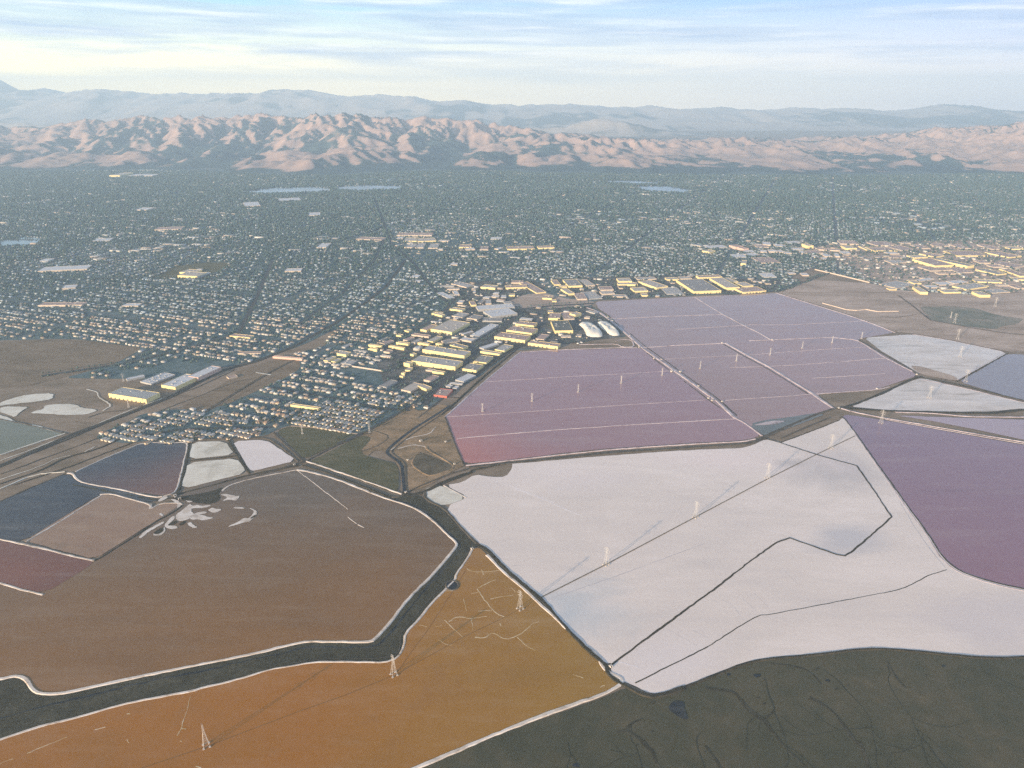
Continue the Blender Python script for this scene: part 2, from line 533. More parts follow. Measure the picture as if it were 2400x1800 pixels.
# brown scrub and olive marsh between the houses and the ponds
sheet('scrub_land', [(842, 1020), (872, 1004), (962, 952), (985, 965), (1040, 945), (1062, 962), (1045, 985), (1060, 1020), (1078, 1070), (1092, 1090), (1060, 1105), (1000, 1140), (948, 1155), (934, 1092), (905, 1060), (880, 1052), (840, 1090), (838, 1060), (868, 1030)], 0.8, M_scrub,
      'rough tan scrub land between the houses and the pink pond')
sheet('marsh', px('V7', [(150, 190), (260, 150), (500, 165), (770, 215), (640, 275), (500, 330), (360, 402)]), 1.0, M_olive, 'olive grass field below the last row of houses with a lone pole')
sheet('marsh', px('V7', [(380, 425), (780, 222), (860, 240), (760, 350), (900, 400), (1040, 430), (1060, 500), (1055, 630), (1000, 640), (700, 525)]), 1.1, M_olive, 'green marsh triangle between two levees left of the canal')
sheet('mud_flat', px('V7', [(1180, 370), (1215, 350), (1290, 370), (1470, 450), (1440, 480), (1280, 520), (1170, 440)]), 1.2, M_basin, 'dark diked basin in the scrub land beside the canal')
sheet('marsh', [(2123, 1522), (2055, 1518), (1997, 1521), (1942, 1529), (1793, 1542), (1739, 1554), (1671, 1581), (1603, 1608), (1536, 1630), (1490, 1621), (1466, 1612), (1400, 1640), (1210, 1707), (968, 1800),
                (600, 1960), (200, 2160), (0, 2600), (4200, 2600), (3400, 1500), (2700, 1515), (2400, 1538), (2349, 1540), (2281, 1538), (2214, 1531)], 0.5, M_marsh,
      'dark olive mud marsh with creeks filling the lower right corner')
CHAN_R = px('V7', [(1240, 680), (1400, 760), (1500, 880), (1600, 990), (1640, 1030)]) + [(1106, 1287)]
BROWN_R = px('V7', [(300, 475), (400, 490), (600, 545), (900, 665), (1000, 700), (1130, 740), (1230, 790), (1330, 870), (1400, 940), (1470, 1000), (1490, 1030), (1450, 1085), (1370, 1180), (1280, 1280), (1130, 1420)]) + \
    px('V9', [(780, 380), (680, 490), (640, 500), (500, 500), (300, 495), (200, 515)]) + px('V8', [(1900, 410), (1500, 490), (1200, 550), (950, 600), (700, 655), (500, 700), (400, 712), (290, 708), (240, 680), (200, 610), (160, 585), (100, 578), (0, 603)]) + [(-160, 1604)]
ORANGE_L = px('V7', [(1600, 1065), (1580, 1110), (1480, 1250)]) + px('V9', [(1150, 140), (1080, 210), (1000, 290), (940, 370), (860, 450), (855, 520), (820, 590), (740, 620), (600, 615), (350, 615), (200, 640)]) + \
    px('V8', [(2000, 530), (1750, 610), (1500, 665), (1430, 690), (1050, 760), (830, 810), (700, 850), (500, 905), (320, 945), (150, 1000), (0, 1050)]) + [(-200, 1815)]
sheet('channel_marsh', BROWN_R[4:] + [(-300, 1610), (-400, 1840)] + ORANGE_L[::-1] + CHAN_R[::-1] + [(950, 1152)], 0.6, M_chan,
      'dark green marsh channel winding between the brown and the orange pond', step=10)

# ponds
ORANGE = ORANGE_L + [(-400, 1900), (-300, 2250), (200, 2160), (600, 1960), (968, 1802)] + [(1007, 1786), (1210, 1700), (1330, 1655), (1410, 1628), (1446, 1608), (1455, 1600)] + \
    px('V9', [(2090, 715), (2020, 680), (1985, 640), (1960, 590), (1850, 485), (1700, 340), (1550, 200), (1410, 85), (1330, 0)]) + [(1124, 1283)]
g0, g1 = unp(1120, 1330), unp(500, 1800)
sheet('orange_pond', ORANGE, 0.9, water_mat('orange_brine', (0.345, 0.175, 0.014), (0.38, 0.135, 0.001), (unp(1380, 1600), unp(700, 1650)), 0.0035, 0.16, 0.012, ((0.30, 0.12, 0.008), 0.5)), 'bright orange ochre brine pond in the lower left foreground')
BROWN = BROWN_R + [(-160, 1400), (-160, 1345), (0, 1365), (101, 1393), (221, 1315), (285, 1272), (323, 1250), (380, 1212), (421, 1180), (430, 1152), (506, 1126), (585, 1114), (633, 1107)]
sheet('brown_pond', BROWN, 0.9, water_mat('brown_brine', (0.145, 0.092, 0.050), (0.27, 0.118, 0.022), (unp(560, 1160), unp(330, 1600)), 0.003, 0.14, 0.012, ((0.23, 0.125, 0.06), 0.3)),
      'large brown brine pond turning orange towards its near shore')
sheet('maroon_pond', [(-160, 1235), (0, 1267), (221, 1314), (205, 1330), (101, 1392), (0, 1365), (-160, 1330)], 1.1, water_mat('maroon_brine', (0.22, 0.068, 0.035), (0.16, 0.058, 0.035), None, 0.004), 'small maroon brine pond at the left edge')
sheet('clay_pond', px('V6', [(180, 845), (740, 505), (820, 507), (1100, 572), (1120, 600), (1230, 562), (1340, 572), (1260, 630), (700, 985)]), 1.1,
      water_mat('clay_brine', (0.27, 0.14, 0.075), (0.36, 0.22, 0.13), None, 0.008, 0.25, 0.01, ((0.20, 0.12, 0.07), 0.5), (1, 2, 0.4)), 'shallow clay brown pond with a slanting shape between blue and brown water')
sheet('blue_pond', [(-160, 1190), (0, 1176)] + px('V6', [(500, 342), (560, 400), (900, 470), (1180, 545), (1100, 560), (820, 498), (740, 498), (170, 850), (0, 832)]) + [(-160, 1230)], 1.1,
      water_mat('blue_brine', (0.018, 0.019, 0.032), (0.035, 0.034, 0.040), None, 0.004, 0.1), 'dark slate blue pond at the left edge')
sheet('dusk_pond', px('V6', [(560, 330), (1070, 112), (1380, 115), (1385, 140), (1310, 450), (1280, 490), (1190, 510), (1000, 485), (600, 405), (560, 370)]), 1.1,
      water_mat('dusk_brine', (0.030, 0.024, 0.036), (0.19, 0.075, 0.045), (unp(300, 1070), unp(425, 1150)), 0.005, 0.1), 'dark violet pond with a rusty right shore below the house rows')
sheet('salt_pond', px('V6', [(1425, 112), (1670, 107), (1738, 205), (1402, 243)]), 1.3, M_pale, 'smallest pale crystal pond in the row of three, upper of the stacked pair')
sheet('salt_pond', px('V6', [(1390, 267), (1750, 232), (1828, 340), (1342, 463)]), 1.3, M_pale, 'mottled pale crystal pond, lower of the stacked pair below the houses')
sheet('salt_pond', px('V6', [(1722, 107), (1970, 97), (2198, 250), (1880, 328), (1850, 320)]), 1.3, M_salt, 'smooth pinkish white crystal pond, right one of three below the houses')
sheet('green_pond', [(-200, 960)] + px('V1', [(0, 705), (450, 800), (480, 806), (250, 880), (0, 965)]) + [(-200, 1110)], 0.9, water_mat('green_brine', (0.13, 0.125, 0.065), (0.15, 0.14, 0.08), None, 0.004), 'flat grey green pond at the left edge beside the railway')
for pts, lb in (([(-150, 640), (0, 580), (100, 545), (200, 520), (400, 508), (390, 555), (250, 575), (0, 600), (-150, 650)], 'pale pink mud flat, uppermost streak near the left edge'),
                ([(0, 612), (120, 608), (215, 612), (160, 640), (110, 690), (60, 670), (0, 650)], 'small pale mud flat touching the left edge'),
                ([(330, 600), (420, 590), (560, 592), (600, 620), (700, 628), (720, 640), (640, 668), (480, 672), (340, 662), (220, 660), (260, 640), (320, 630)], 'long pale mud flat below the brown field'),
                ([(-100, 640), (60, 690), (150, 740), (300, 750), (360, 790), (500, 800), (450, 795), (0, 698), (-100, 690)], 'thin grey mud strip above the green pond')):
    sheet('mud_flat', px('V1', pts), 1.0, M_pale, lb, step=8, jit=2.0)

SALT = px('V7', [(1400, 750), (1500, 880), (1640, 1010), (1700, 1060), (1900, 1260), (2080, 1420)]) + px('V10', [(350, 1300), (500, 1450), (610, 1535), (650, 1530), (640, 1590), (690, 1640)]) + \
    px('V12', [(200, 460), (250, 490), (310, 500), (450, 458), (600, 398), (750, 338), (870, 313), (1050, 298), (1200, 283), (1320, 266), (1450, 260), (1600, 268), (1800, 288), (1950, 303), (2100, 308), (2212, 303)]) + [(2750, 1500), (2850, 1440)] + \
    px('V11', [(1531, 1475), (1400, 1450), (1260, 1410), (1150, 1370), (1080, 1320), (1030, 1260), (950, 1130), (850, 1000), (700, 790), (600, 650), (520, 540), (450, 455), (430, 470), (75, 605)]) + \
    px('V10', [(1740, 100), (1650, 78), (1560, 120), (1480, 140), (1300, 145), (1000, 160), (600, 190), (300, 215), (0, 240)]) + px('V7', [(1898, 435), (1895, 470), (1850, 530), (1740, 530), (1620, 510), (1530, 570), (1400, 590), (1575, 680)])
def spot(x, y, r1, r2, a_, c_, k_):
    u_ = unp(x, y)
    return ((u_[0], u_[1], r1, r2, a_), c_, k_)
M_pan = salt_mat('salt_pan_bed', [(0.24, (0.60, 0.52, 0.48)), (0.37, (0.74, 0.635, 0.58)), (0.50, (0.80, 0.68, 0.61)), (0.62, (0.88, 0.75, 0.68))], 0.0026, (1, 1.8, 0.5), spots=[
    spot(1330, 1440, 150, 90, 0.7, (0.58, 0.585, 0.60), 0.9), spot(1930, 1105, 130, 90, 0.4, (0.50, 0.45, 0.45), 0.6), spot(1985, 1260, 110, 70, 0.4, (0.55, 0.52, 0.54), 0.7), spot(1680, 1075, 260, 110, -0.1, (0.88, 0.73, 0.68), 0.8),
    spot(1330, 1110, 230, 90, 0.1, (0.84, 0.72, 0.68), 0.6), spot(1860, 1085, 60, 30, 0.2, (0.42, 0.38, 0.37), 0.5), spot(1560, 1560, 120, 60, 0.5, (0.84, 0.73, 0.70), 0.6), spot(2330, 1460, 170, 90, 0.2, (0.70, 0.61, 0.60), 0.6)])
sheet('salt_pan', SALT, 0.9, M_pan, 'huge lilac white salt pan filling the right foreground')
sheet('salt_pond', px('V7', [(1245, 640), (1270, 610), (1385, 592), (1565, 682), (1395, 748), (1260, 700)]), 1.1, M_pale, 'small mottled tan pond wedged at the corner of the white salt pan')

PINK = px('V3', [(710, 520), (1000, 507), (1560, 492), (1590, 492), (1700, 590), (1830, 680), (2100, 890), (2212, 960)]) + px('V4', [(1330, 1010), (1400, 1040), (1470, 1090), (1530, 1142), (1400, 1175), (1000, 1195), (400, 1235), (0, 1275)]) + \
    px('V3', [(900, 1285), (600, 1320), (290, 1350), (240, 1290), (180, 1130), (130, 1010), (160, 980), (420, 750), (650, 550)])
sheet('pink_pond', PINK, 0.9, water_mat('pink_brine', (0.50, 0.175, 0.145), (0.345, 0.190, 0.205), (unp(1085, 1090), unp(1250, 1010)), 0.003, 0.14, 0.012, ((0.40, 0.22, 0.24), 0.35)),
      'large mauve pond with a rose red near left corner')
LILAC = [(1395, 707), (1626, 695), (1819, 687), (2000, 742), (2098, 779), (2024, 792), (2009, 797), (2140, 871), (2148, 881), (2054, 913), (1964, 921), (1912, 923), (1954, 956), (1923, 968), (1794, 1022), (1765, 1003), (1700, 964), (1579, 875), (1503, 815), (1427, 739), (1402, 723)]
sheet('lilac_pond', LILAC, 0.9, water_mat('lilac_brine', (0.34, 0.205, 0.19), (0.39, 0.225, 0.205), None, 0.0015, 0.14), 'lilac ponds beyond the long double levee, crossed by thin white banks')
sheet('wet_corner', px('V4', [(1440, 1055), (1560, 1025), (1760, 1000), (1950, 972), (2000, 985), (1560, 1150)]), 1.2, water_mat('teal_brine', (0.10, 0.105, 0.09), (0.15, 0.15, 0.13), None, 0.01), 'dark teal wet wedge at the near corner of the lilac ponds')
sheet('salt_crust', px('V4', [(1470, 1062), (1600, 1030), (1720, 1030), (1640, 1055), (1500, 1065)]), 1.5, M_crust2, 'small pale salt tongue in the dark teal wedge')
sheet('salt_pond', px('V5', [(705, 530), (1150, 497), (1500, 552), (2055, 670), (1575, 938), (1250, 878), (1100, 790), (860, 650)]), 1.0, M_salt2, 'worn whitish salt pond with a muddy near corner right of the lilac ponds')
sheet('mud_flat', px('V5', [(1130, 790), (1250, 800), (1420, 850), (1540, 885), (1590, 915), (1570, 936), (1250, 878)]), 1.2, M_tanfield, 'muddy grey tan corner of the worn salt pond')
sheet('blue_pond', [(2362, 829), (2700, 850), (2900, 870), (2900, 1075), (2400, 940), (2248, 895)], 1.0, water_mat('grey_blue_brine', (0.27, 0.22, 0.235), (0.29, 0.235, 0.25), None, 0.002), 'grey blue pond touching the right edge')
sheet('salt_pond', px('V5', [(560, 1178), (820, 1080), (1160, 932), (1250, 907), (1700, 1020), (2212, 1140), (2700, 1240), (2500, 1270), (2212, 1192), (1900, 1225), (1500, 1225), (900, 1208)]), 1.0, M_salt2, 'streaky white salt wedge between two levees at the right')
sheet('rose_pond', px('V5', [(1000, 1262), (1400, 1275), (2212, 1302), (2900, 1280), (2900, 1600), (2212, 1492), (1640, 1370), (1200, 1290)]), 1.0, water_mat('rose_brine', (0.45, 0.33, 0.36), (0.40, 0.28, 0.31), None, 0.004), 'narrow rose grey pond between salt banks at the right edge')
sheet('purple_pond', [(1976, 974), (1990, 972), (2074, 985), (2114, 992), (2258, 1018), (2400, 1043), (2700, 1090), (2900, 1130), (2900, 1450), (2600, 1415)] +
      px('V11', [(1531, 1475), (1400, 1450), (1260, 1410), (1150, 1370), (1080, 1320), (1030, 1260), (950, 1130), (850, 1000), (700, 790), (600, 650), (520, 540), (450, 455)]), 1.0,
      water_mat('purple_brine', (0.275, 0.170, 0.215), (0.30, 0.155, 0.195), (unp(2000, 980), unp(2350, 1300)), 0.003), 'deep purple pond with a curved near shore at the right edge')

# old quarry lakes near the foot of the hills
M_lake = water_mat('lake_water', (0.16, 0.20, 0.25), (0.20, 0.24, 0.28), None, 0.002, 0.1)
LAKES = [([(565, 449), (640, 441), (720, 438), (780, 441), (770, 449), (690, 452), (600, 454)], 'long pale blue quarry lake left of the hill canyon'), ([(790, 438), (860, 434), (950, 436), (930, 444), (840, 447), (795, 445)], 'pale blue quarry lake below the hill canyon'),
         ([(1480, 437), (1560, 436), (1625, 446), (1600, 452), (1520, 447)], 'pale blue lake in the far suburbs right of the middle'), ([(1420, 423), (1500, 424), (1560, 430), (1500, 432), (1430, 428)], 'thin blue lake closer to the foothills'),
         ([(0, 565), (60, 556), (110, 560), (70, 572), (0, 578)], 'grey blue lake at the left edge of the far suburbs')]
for q, lb in LAKES:
    sheet('lake', q, 1.2, M_lake, lb, step=30, jit=6)

# pools and creeks of the marsh
M_pool = water_mat('pool_water', (0.010, 0.014, 0.020), (0.016, 0.022, 0.026), None, 0.02, 0.08)
M_pool.node_tree.nodes['Principled BSDF'].inputs['Specular IOR Level'].default_value = 0.12
pool_pts = [(365, 575), (385, 545), (410, 535), (440, 540), (452, 548), (450, 570), (462, 605), (472, 635), (440, 628), (400, 605)]
sheet('marsh_pool', px('V12', pool_pts), 0.9, M_pool, 'dark blue black triangular pool in the marsh below the salt pan', step=5, jit=0.8)
for i, (x, y, s) in enumerate(((25, 700, 7), (285, 695, 6), (205, 765, 9), (830, 405, 22), (1140, 372, 14), (1195, 430, 13), (1240, 475, 10), (680, 400, 14), (1705, 405, 10), (1795, 355, 14), (835, 520, 8), (865, 550, 8), (290, 545, 16), (-110, 870, 22), (560, 800, 6), (1300, 455, 6))):
    r = random.Random(i)
    pts = [(x + s * r.uniform(.6, 1.2) * math.cos(a), y + s * .55 * r.uniform(.5, 1.2) * math.sin(a)) for a in np.linspace(0, 6.28, 10)[:-1]]
    sheet('marsh_pool', px('V12', pts), 0.8, M_pool if i % 2 else M_chan, 'small dark pool dotted in the lower right marsh', group='small dark pools of the marsh', step=3, jit=0.5)
for i, (pts, w) in enumerate((([(560, 470), (640, 480), (710, 490), (750, 540), (780, 580), (820, 610), (870, 640), (900, 690), (930, 720), (970, 780), (1030, 830), (1080, 880)], 5),
                              ([(1100, 520), (1160, 550), (1220, 590), (1260, 640), (1290, 680), (1320, 730), (1370, 770), (1390, 830), (1410, 890)], 5),
                              ([(150, 690), (190, 715), (230, 740), (260, 780), (290, 800), (300, 850), (325, 890)], 4), ([(100, 700), (150, 690), (165, 665), (190, 645), (235, 630)], 3),
                              ([(870, 640), (890, 610), (915, 590)], 3), ([(900, 345), (1000, 352), (1080, 372), (1130, 410), (1160, 450)], 3), ([(560, 770), (590, 810), (620, 850), (640, 890)], 4),
                              ([(1500, 330), (1530, 380), (1560, 430), (1600, 470)], 3))):
    ribbon('creek', px('V12', pts), w, 0.12, 0.6, M_chan, 'thin dark creek meandering through the lower right marsh', group='creeks of the marsh', jit=2.5, jitw=0.5, step=8)

# levees: (view, points, width m, height m, material, label)
LEV = [
    ('P', BROWN_R, 3.2, 1.0, M_crust, 'thick white salt rim along the near shore of the brown pond'),
    ('P', ORANGE_L, 2.2, 0.9, M_crust, 'white salt rim between the dark channel and the orange pond'),
    ('P', [(700, 1922), (968, 1801), (1007, 1785), (1210, 1699), (1332, 1654), (1414, 1626), (1450, 1606), (1459, 1597)] + px('V9', [(2100, 705), (2030, 675), (1995, 640), (1975, 585), (1850, 485), (1700, 340), (1550, 200), (1410, 85), (1330, 0)]), 3.6, 1.0, M_crust, 'broad white salt rim wrapping the right tip of the orange pond'),
    ('P', [(1119, 1276), (1138, 1284), (1201, 1348), (1268, 1402), (1327, 1471), (1381, 1526), (1420, 1558), (1424, 1575), (1440, 1592), (1466, 1606), (1490, 1619), (1513, 1628), (1536, 1632), (1603, 1610)], 4.5, 1.4, M_darkdirt, 'dark dirt levee separating the orange pond from the white salt pan'),
    ('P', [(1536, 1633), (1603, 1610), (1671, 1583), (1739, 1556), (1793, 1544), (1875, 1537), (1942, 1530), (1997, 1522), (2055, 1519), (2123, 1523), (2214, 1532), (2281, 1539), (2349, 1541), (2400, 1539), (2750, 1520)], 2.6, 1.2, M_darkdirt, 'dark levee between the white salt pan and the marsh'),
    ('V7', [(1560, 682), (1480, 640), (1390, 592)], 2.0, 0.7, M_crust, 'short white bank on the small tan pond'),
    ('V7', [(1250, 640), (1255, 690), (1400, 762), (1500, 880), (1600, 985), (1640, 1020)], 4.0, 1.0, M_dirt, 'grey dirt bank along the upper left side of the salt pan'),
    ('V7', [(370, 410), (700, 520), (900, 590), (1080, 655)], 2.4, 1.0, M_crust, 'pale levee below the green marsh triangle'),
    ('V7', [(350, 440), (600, 520), (900, 640), (1000, 680)], 5.0, 1.2, M_darkdirt, 'dark levee road between the marsh triangle and the brown pond'),
    ('V7', [(940, 660), (1030, 680), (1100, 655), (1200, 600), (1300, 560), (1450, 500), (1560, 470)], 3.0, 1.2, M_dirt, 'curved light levee leading from the brown pond to the pink pond corner'),
    ('V7', [(1120, 670), (1250, 640), (1400, 560), (1600, 490)], 9.0, 1.2, M_darkdirt, 'wide dark levee from the canal mouth to the pink pond'),
    ('V7', [(1590, 480), (1720, 455), (1860, 420)], 4.0, 1.2, M_darkdirt, 'short dirt levee at the near left corner of the pink pond'),
    ('V7', [(0, 520), (300, 430), (360, 415), (560, 310), (780, 215), (850, 205)], 3.5, 1.2, M_dirt, 'levee dividing the olive field from the green marsh triangle'),
    ('V7', [(130, 200), (230, 300), (350, 410)], 4.0, 1.0, M_dirt, 'dirt levee right of the pinkish crystal pond'),
    ('V7', [(1400, 80), (1450, 220), (1480, 300), (1540, 440)], 3.0, 1.2, M_dirt, 'grey brown levee on the left side of the pink pond'),
    ('V7', [(1215, 350), (1180, 370), (1150, 440), (1270, 520), (1340, 510), (1480, 460), (1400, 400), (1270, 330), (1260, 300)], 2.6, 1.0, M_scrub, 'orange tan bank ringing the dark basin'),
    ('V7', [(260, 150), (400, 160), (760, 210)], 2.5, 0.8, M_tanfield, 'tan path behind the last row of houses'),
    ('V6', [(500, 340), (540, 345), (570, 390), (620, 415), (900, 465), (1000, 490), (1150, 520), (1200, 515)], 2.6, 1.0, M_crust, 'pinkish salt bank between the blue and the violet pond'),
    ('V6', [(560, 330), (800, 220), (1070, 112), (1240, 122), (1380, 112), (1388, 145), (1312, 450), (1285, 490), (1200, 515)], 1.8, 0.9, M_crust, 'thin salt rim round the top of the violet pond'),
    ('V6', [(1405, 100), (1370, 300), (1325, 470), (1290, 510)], 3.0, 1.1, M_darkdirt, 'dark levee between the violet pond and the pale crystal ponds'),
    ('V6', [(1300, 500), (1600, 425), (1860, 350), (2210, 285)], 4.0, 1.2, M_darkdirt, 'dark levee road below the three pale crystal ponds'),
    ('V6', [(1400, 250), (1600, 232), (1750, 212)], 2.4, 0.9, M_darkdirt, 'thin dark bank between the stacked pale ponds'),
    ('V6', [(1690, 95), (1760, 215), (1850, 345)], 3.4, 1.0, M_darkdirt, 'dark bank between the stacked pale ponds and the pinkish one'),
    ('V6', [(1110, 85), (1400, 90), (1700, 88), (1980, 78), (2090, 150), (2212, 255)], 3.0, 1.0, M_dirt, 'levee path under the first house rows'),
    ('V6', [(1650, 470), (1700, 430), (1850, 385), (2190, 320)], 1.8, 0.7, M_crust, 'pale upper rim of the brown pond'),
    ('V6', [(740, 500), (830, 495), (950, 530), (1100, 570), (1120, 590), (1110, 610), (1190, 565), (1330, 562), (1350, 575)], 2.0, 0.9, M_crust, 'salt bank on the upper side of the clay pond'),
    ('V6', [(190, 850), (460, 690), (750, 505)], 2.0, 0.9, M_crust, 'slanting white bank between the blue and the clay pond'),
    ('V6', [(-200, 770), (0, 832), (180, 870), (320, 900), (520, 955), (700, 992)], 3.0, 1.0, M_crust, 'pinkish salt bank between the clay and the maroon pond'),
    ('V6', [(700, 990), (760, 960), (900, 870), (1030, 790), (1150, 700), (1270, 640), (1345, 585)], 2.6, 1.2, M_darkdirt, 'dark bank with white edge between the clay and the brown pond'),
    ('V6', [(-200, 1100), (0, 1157), (160, 1205), (318, 1243)], 2.4, 0.9, M_crust, 'straight salt bank below the maroon pond'),
    ('V6', [(540, 430), (800, 480), (1170, 545)], 5.0, 0.5, M_chan, 'dark ditch strip between blue pond and clay pond'),
    ('V6', [(-200, 690), (0, 550), (250, 440), (500, 340)], 2.4, 0.9, M_dirt, 'levee along the upper shore of the blue pond'),
    ('V7', [(310, 485), (500, 630), (610, 715), (680, 770)], 0.9, 0.5, M_crust, 'thin pale bank reaching out into the brown pond'),
    ('V7', [(680, 825), (745, 875)], 1.1, 0.5, M_crust, 'short pale bank fragment in the brown pond, nearer the shore'),
    ('V7', [(755, 882), (800, 905)], 1.1, 0.5, M_crust, 'last pale bank fragment out in the brown pond'),
    ('V4', [(240, 190), (330, 222), (400, 275), (470, 330), (550, 400), (650, 490), (880, 650), (1060, 780), (1200, 880), (1340, 1010)], 6.0, 1.5, M_crust2, 'long pale double levee between the mauve and lilac ponds'),
    ('V4', [(560, 385), (660, 470), (890, 635), (1070, 765), (1215, 870), (1350, 992)], 2.0, 0.8, M_darkdirt, 'dark far edge of the long double levee'),
    ('V4', [(1335, 1008), (1400, 1040), (1470, 1090), (1535, 1140)], 3.4, 1.2, M_crust2, 'pale levee at the near right corner of the mauve pond'),
    ('V4', [(410, 275), (820, 255), (1240, 242)], 3.4, 1.0, M_crust2, 'broad white bank across the far lilac ponds'),
    ('V4', [(1040, 115), (1130, 170), (1240, 237), (1400, 322), (1500, 370), (1600, 428), (1625, 438)], 4.2, 1.2, M_crust2, 'white levee slanting through the far lilac ponds'),
    ('V4', [(900, 352), (1200, 335), (1420, 322)], 1.8, 0.8, M_crust2, 'thin bank left of the slanting white levee'),
    ('P', [(1752, 761), (1850, 761), (1930, 757), (2024, 752)], 1.3, 0.7, M_crust2, 'thin bank from the slanting levee to the tan flat'),
    ('V4', [(650, 487), (900, 470), (1240, 456), (1270, 455)], 3.0, 1.1, M_crust2, 'white bank from the double levee to the middle levee'),
    ('V4', [(1270, 455), (1430, 545), (1600, 635), (1760, 735), (1900, 820), (2070, 938)], 6.0, 1.5, M_crust2, 'straight pale middle levee through the lilac ponds'),
    ('V4', [(1250, 462), (1410, 555), (1580, 645), (1740, 745), (1880, 832)], 1.6, 0.9, M_darkdirt, 'dark service track on the middle levee'),
    ('P', [(1756, 798), (1850, 794), (1949, 790), (2007, 796), (2029, 808), (2071, 836), (2139, 870)], 3.2, 1.2, M_crust2, 'white bank bounding the lilac ponds on the right'),
    ('P', [(1752, 832), (1850, 824), (1940, 818), (2029, 813)], 1.5, 0.7, M_crust2, 'thin white bank, upper of the three across the right lilac ponds'),
    ('P', [(1711, 861), (1806, 858), (1850, 856), (1960, 848), (2074, 839)], 1.8, 0.8, M_crust2, 'thin white bank, middle of the three across the right lilac ponds'),
    ('P', [(1904, 886), (1990, 881), (2074, 875)], 1.6, 0.7, M_crust2, 'short free ending white bank in the right lilac pond'),
    ('P', [(1696, 938), (1780, 932), (1850, 928), (1900, 923)], 1.4, 0.7, M_crust2, 'thin white bank near the teal wedge'),
    ('P', [(1547, 842), (1620, 838), (1752, 832)], 1.2, 0.6, M_crust2, 'thin white bank between double and middle levee'),
    ('P', [(1819, 686), (1870, 702), (2000, 742), (2050, 760), (2098, 779)], 3.2, 1.2, M_crust2, 'white levee along the tan flat on the far right of the lilac ponds'),
    ('P', [(1912, 923), (1984, 918), (2054, 913), (2085, 906)], 1.6, 0.8, M_crust2, 'white rim of the lowest lilac pond'),
    ('P', [(1962, 957), (2000, 948), (2070, 920), (2136, 888), (2160, 882)], 6.0, 1.4, M_darkdirt, 'dark levee road rising right from the junction'),
    ('P', [(1955, 957), (1925, 966), (1870, 988), (1794, 1022), (1764, 1036)], 7.0, 1.4, M_dirt, 'dark levee road running left from the junction'),
    ('P', [(1945, 978), (1900, 996), (1829, 1027)], 3.0, 1.0, M_dirt, 'grey bank along the top of the salt pan'),
    ('P', [(1092, 1090), (1190, 1079), (1285, 1068), (1427, 1053), (1616, 1040), (1743, 1034), (1770, 1028)], 2.4, 1.2, M_crust2, 'white near rim of the mauve pond'),
    ('P', [(1100, 1094), (1200, 1084), (1300, 1074), (1430, 1060), (1560, 1052), (1680, 1044), (1760, 1038), (1795, 1024)], 7.0, 1.2, M_dirt, 'brown dirt levee between the mauve pond and the salt pan'),
    ('V3', [(225, 1165), (245, 1158), (900, 1100), (1500, 1060), (2212, 1018), (2290, 1015)], 1.9, 0.8, M_crust2, 'white bank across the mauve pond, nearest of the three'),
    ('V3', [(150, 1000), (500, 978), (1000, 945), (1500, 910), (2060, 876)], 1.2, 0.6, M_crust2, 'thin white bank across the mauve pond, middle of the three'),
    ('V3', [(420, 742), (800, 720), (1090, 700), (1500, 680), (1800, 660)], 1.0, 0.6, M_crust2, 'faint bank across the mauve pond, farthest of the three'),
    ('V3', [(135, 1000), (165, 975), (420, 745), (560, 630), (700, 515)], 3.4, 1.0, M_crust2, 'pale levee along the slanting left shore of the mauve pond'),
    ('V3', [(110, 985), (400, 720), (690, 480)], 4.0, 1.0, M_darkdirt, 'dark track beside the slanting shore of the mauve pond'),
    ('V3', [(700, 520), (860, 510), (1080, 500), (1400, 488), (1560, 488)], 2.0, 0.9, M_crust2, 'pale far rim of the mauve pond below the warehouses'),
    ('V3', [(1130, 465), (1410, 460), (1450, 485), (1540, 480), (1520, 430), (1440, 425), (1400, 440)], 2.0, 1.0, M_crust2, 'looped white bank round a small basin by the salt stacks'),
    ('V5', [(1000, 1228), (1300, 1235), (1700, 1270), (2212, 1275), (2700, 1240)], 3.0, 1.0, M_crust2, 'pale bank on the lower side of the dark channel'),
    ('V5', [(480, 1185), (900, 1215), (1300, 1228), (1700, 1235), (1900, 1240), (2212, 1205), (2700, 1150)], 7.5, 1.3, M_darkdirt, 'dark levee road curving to the right edge below the streaky salt'),
    ('V5', [(480, 1190), (650, 1235), (880, 1280), (1060, 1310), (1640, 1412), (2212, 1510), (2800, 1610)], 3.2, 1.2, M_crust2, 'white levee above the purple pond'),
    ('V5', [(900, 1295), (1060, 1325), (1640, 1428), (2212, 1528), (2800, 1630)], 1.8, 0.8, M_crust2, 'thin white shore of the purple pond'),
    ('V5', [(1180, 890), (1300, 910), (1600, 970), (2212, 1118), (2700, 1215)], 3.0, 1.2, M_darkdirt, 'dark levee between the grey blue pond and the streaky salt'),
    ('V5', [(1250, 925), (1400, 950), (1600, 990), (2212, 1140), (2500, 1190)], 2.2, 0.8, M_crust2, 'bright salt streak along the upper edge of the salt wedge'),
    ('V5', [(1578, 940), (1800, 815), (2060, 672)], 2.2, 1.1, M_darkdirt, 'dark bank between the worn salt pond and the grey blue pond'),
    ('V5', [(1590, 925), (1800, 800), (2045, 665), (1500, 550), (1160, 495)], 2.0, 0.7, M_crust2, 'white rim on two sides of the worn salt pond'),
    ('V5', [(650, 545), (860, 670), (1100, 800), (1200, 870)], 3.4, 1.0, M_dirt, 'dark bank left of the worn salt pond'),
    ('P', [(1968, 978), (1976, 976), (2004, 1012), (2035, 1056), (2074, 1111), (2133, 1193), (2172, 1245), (2204, 1296), (2223, 1318), (2251, 1338), (2294, 1354), (2349, 1369), (2400, 1379), (2600, 1416)], 1.6, 0.9, M_darkdirt, 'thin dark shore between the salt pan and the purple pond'),
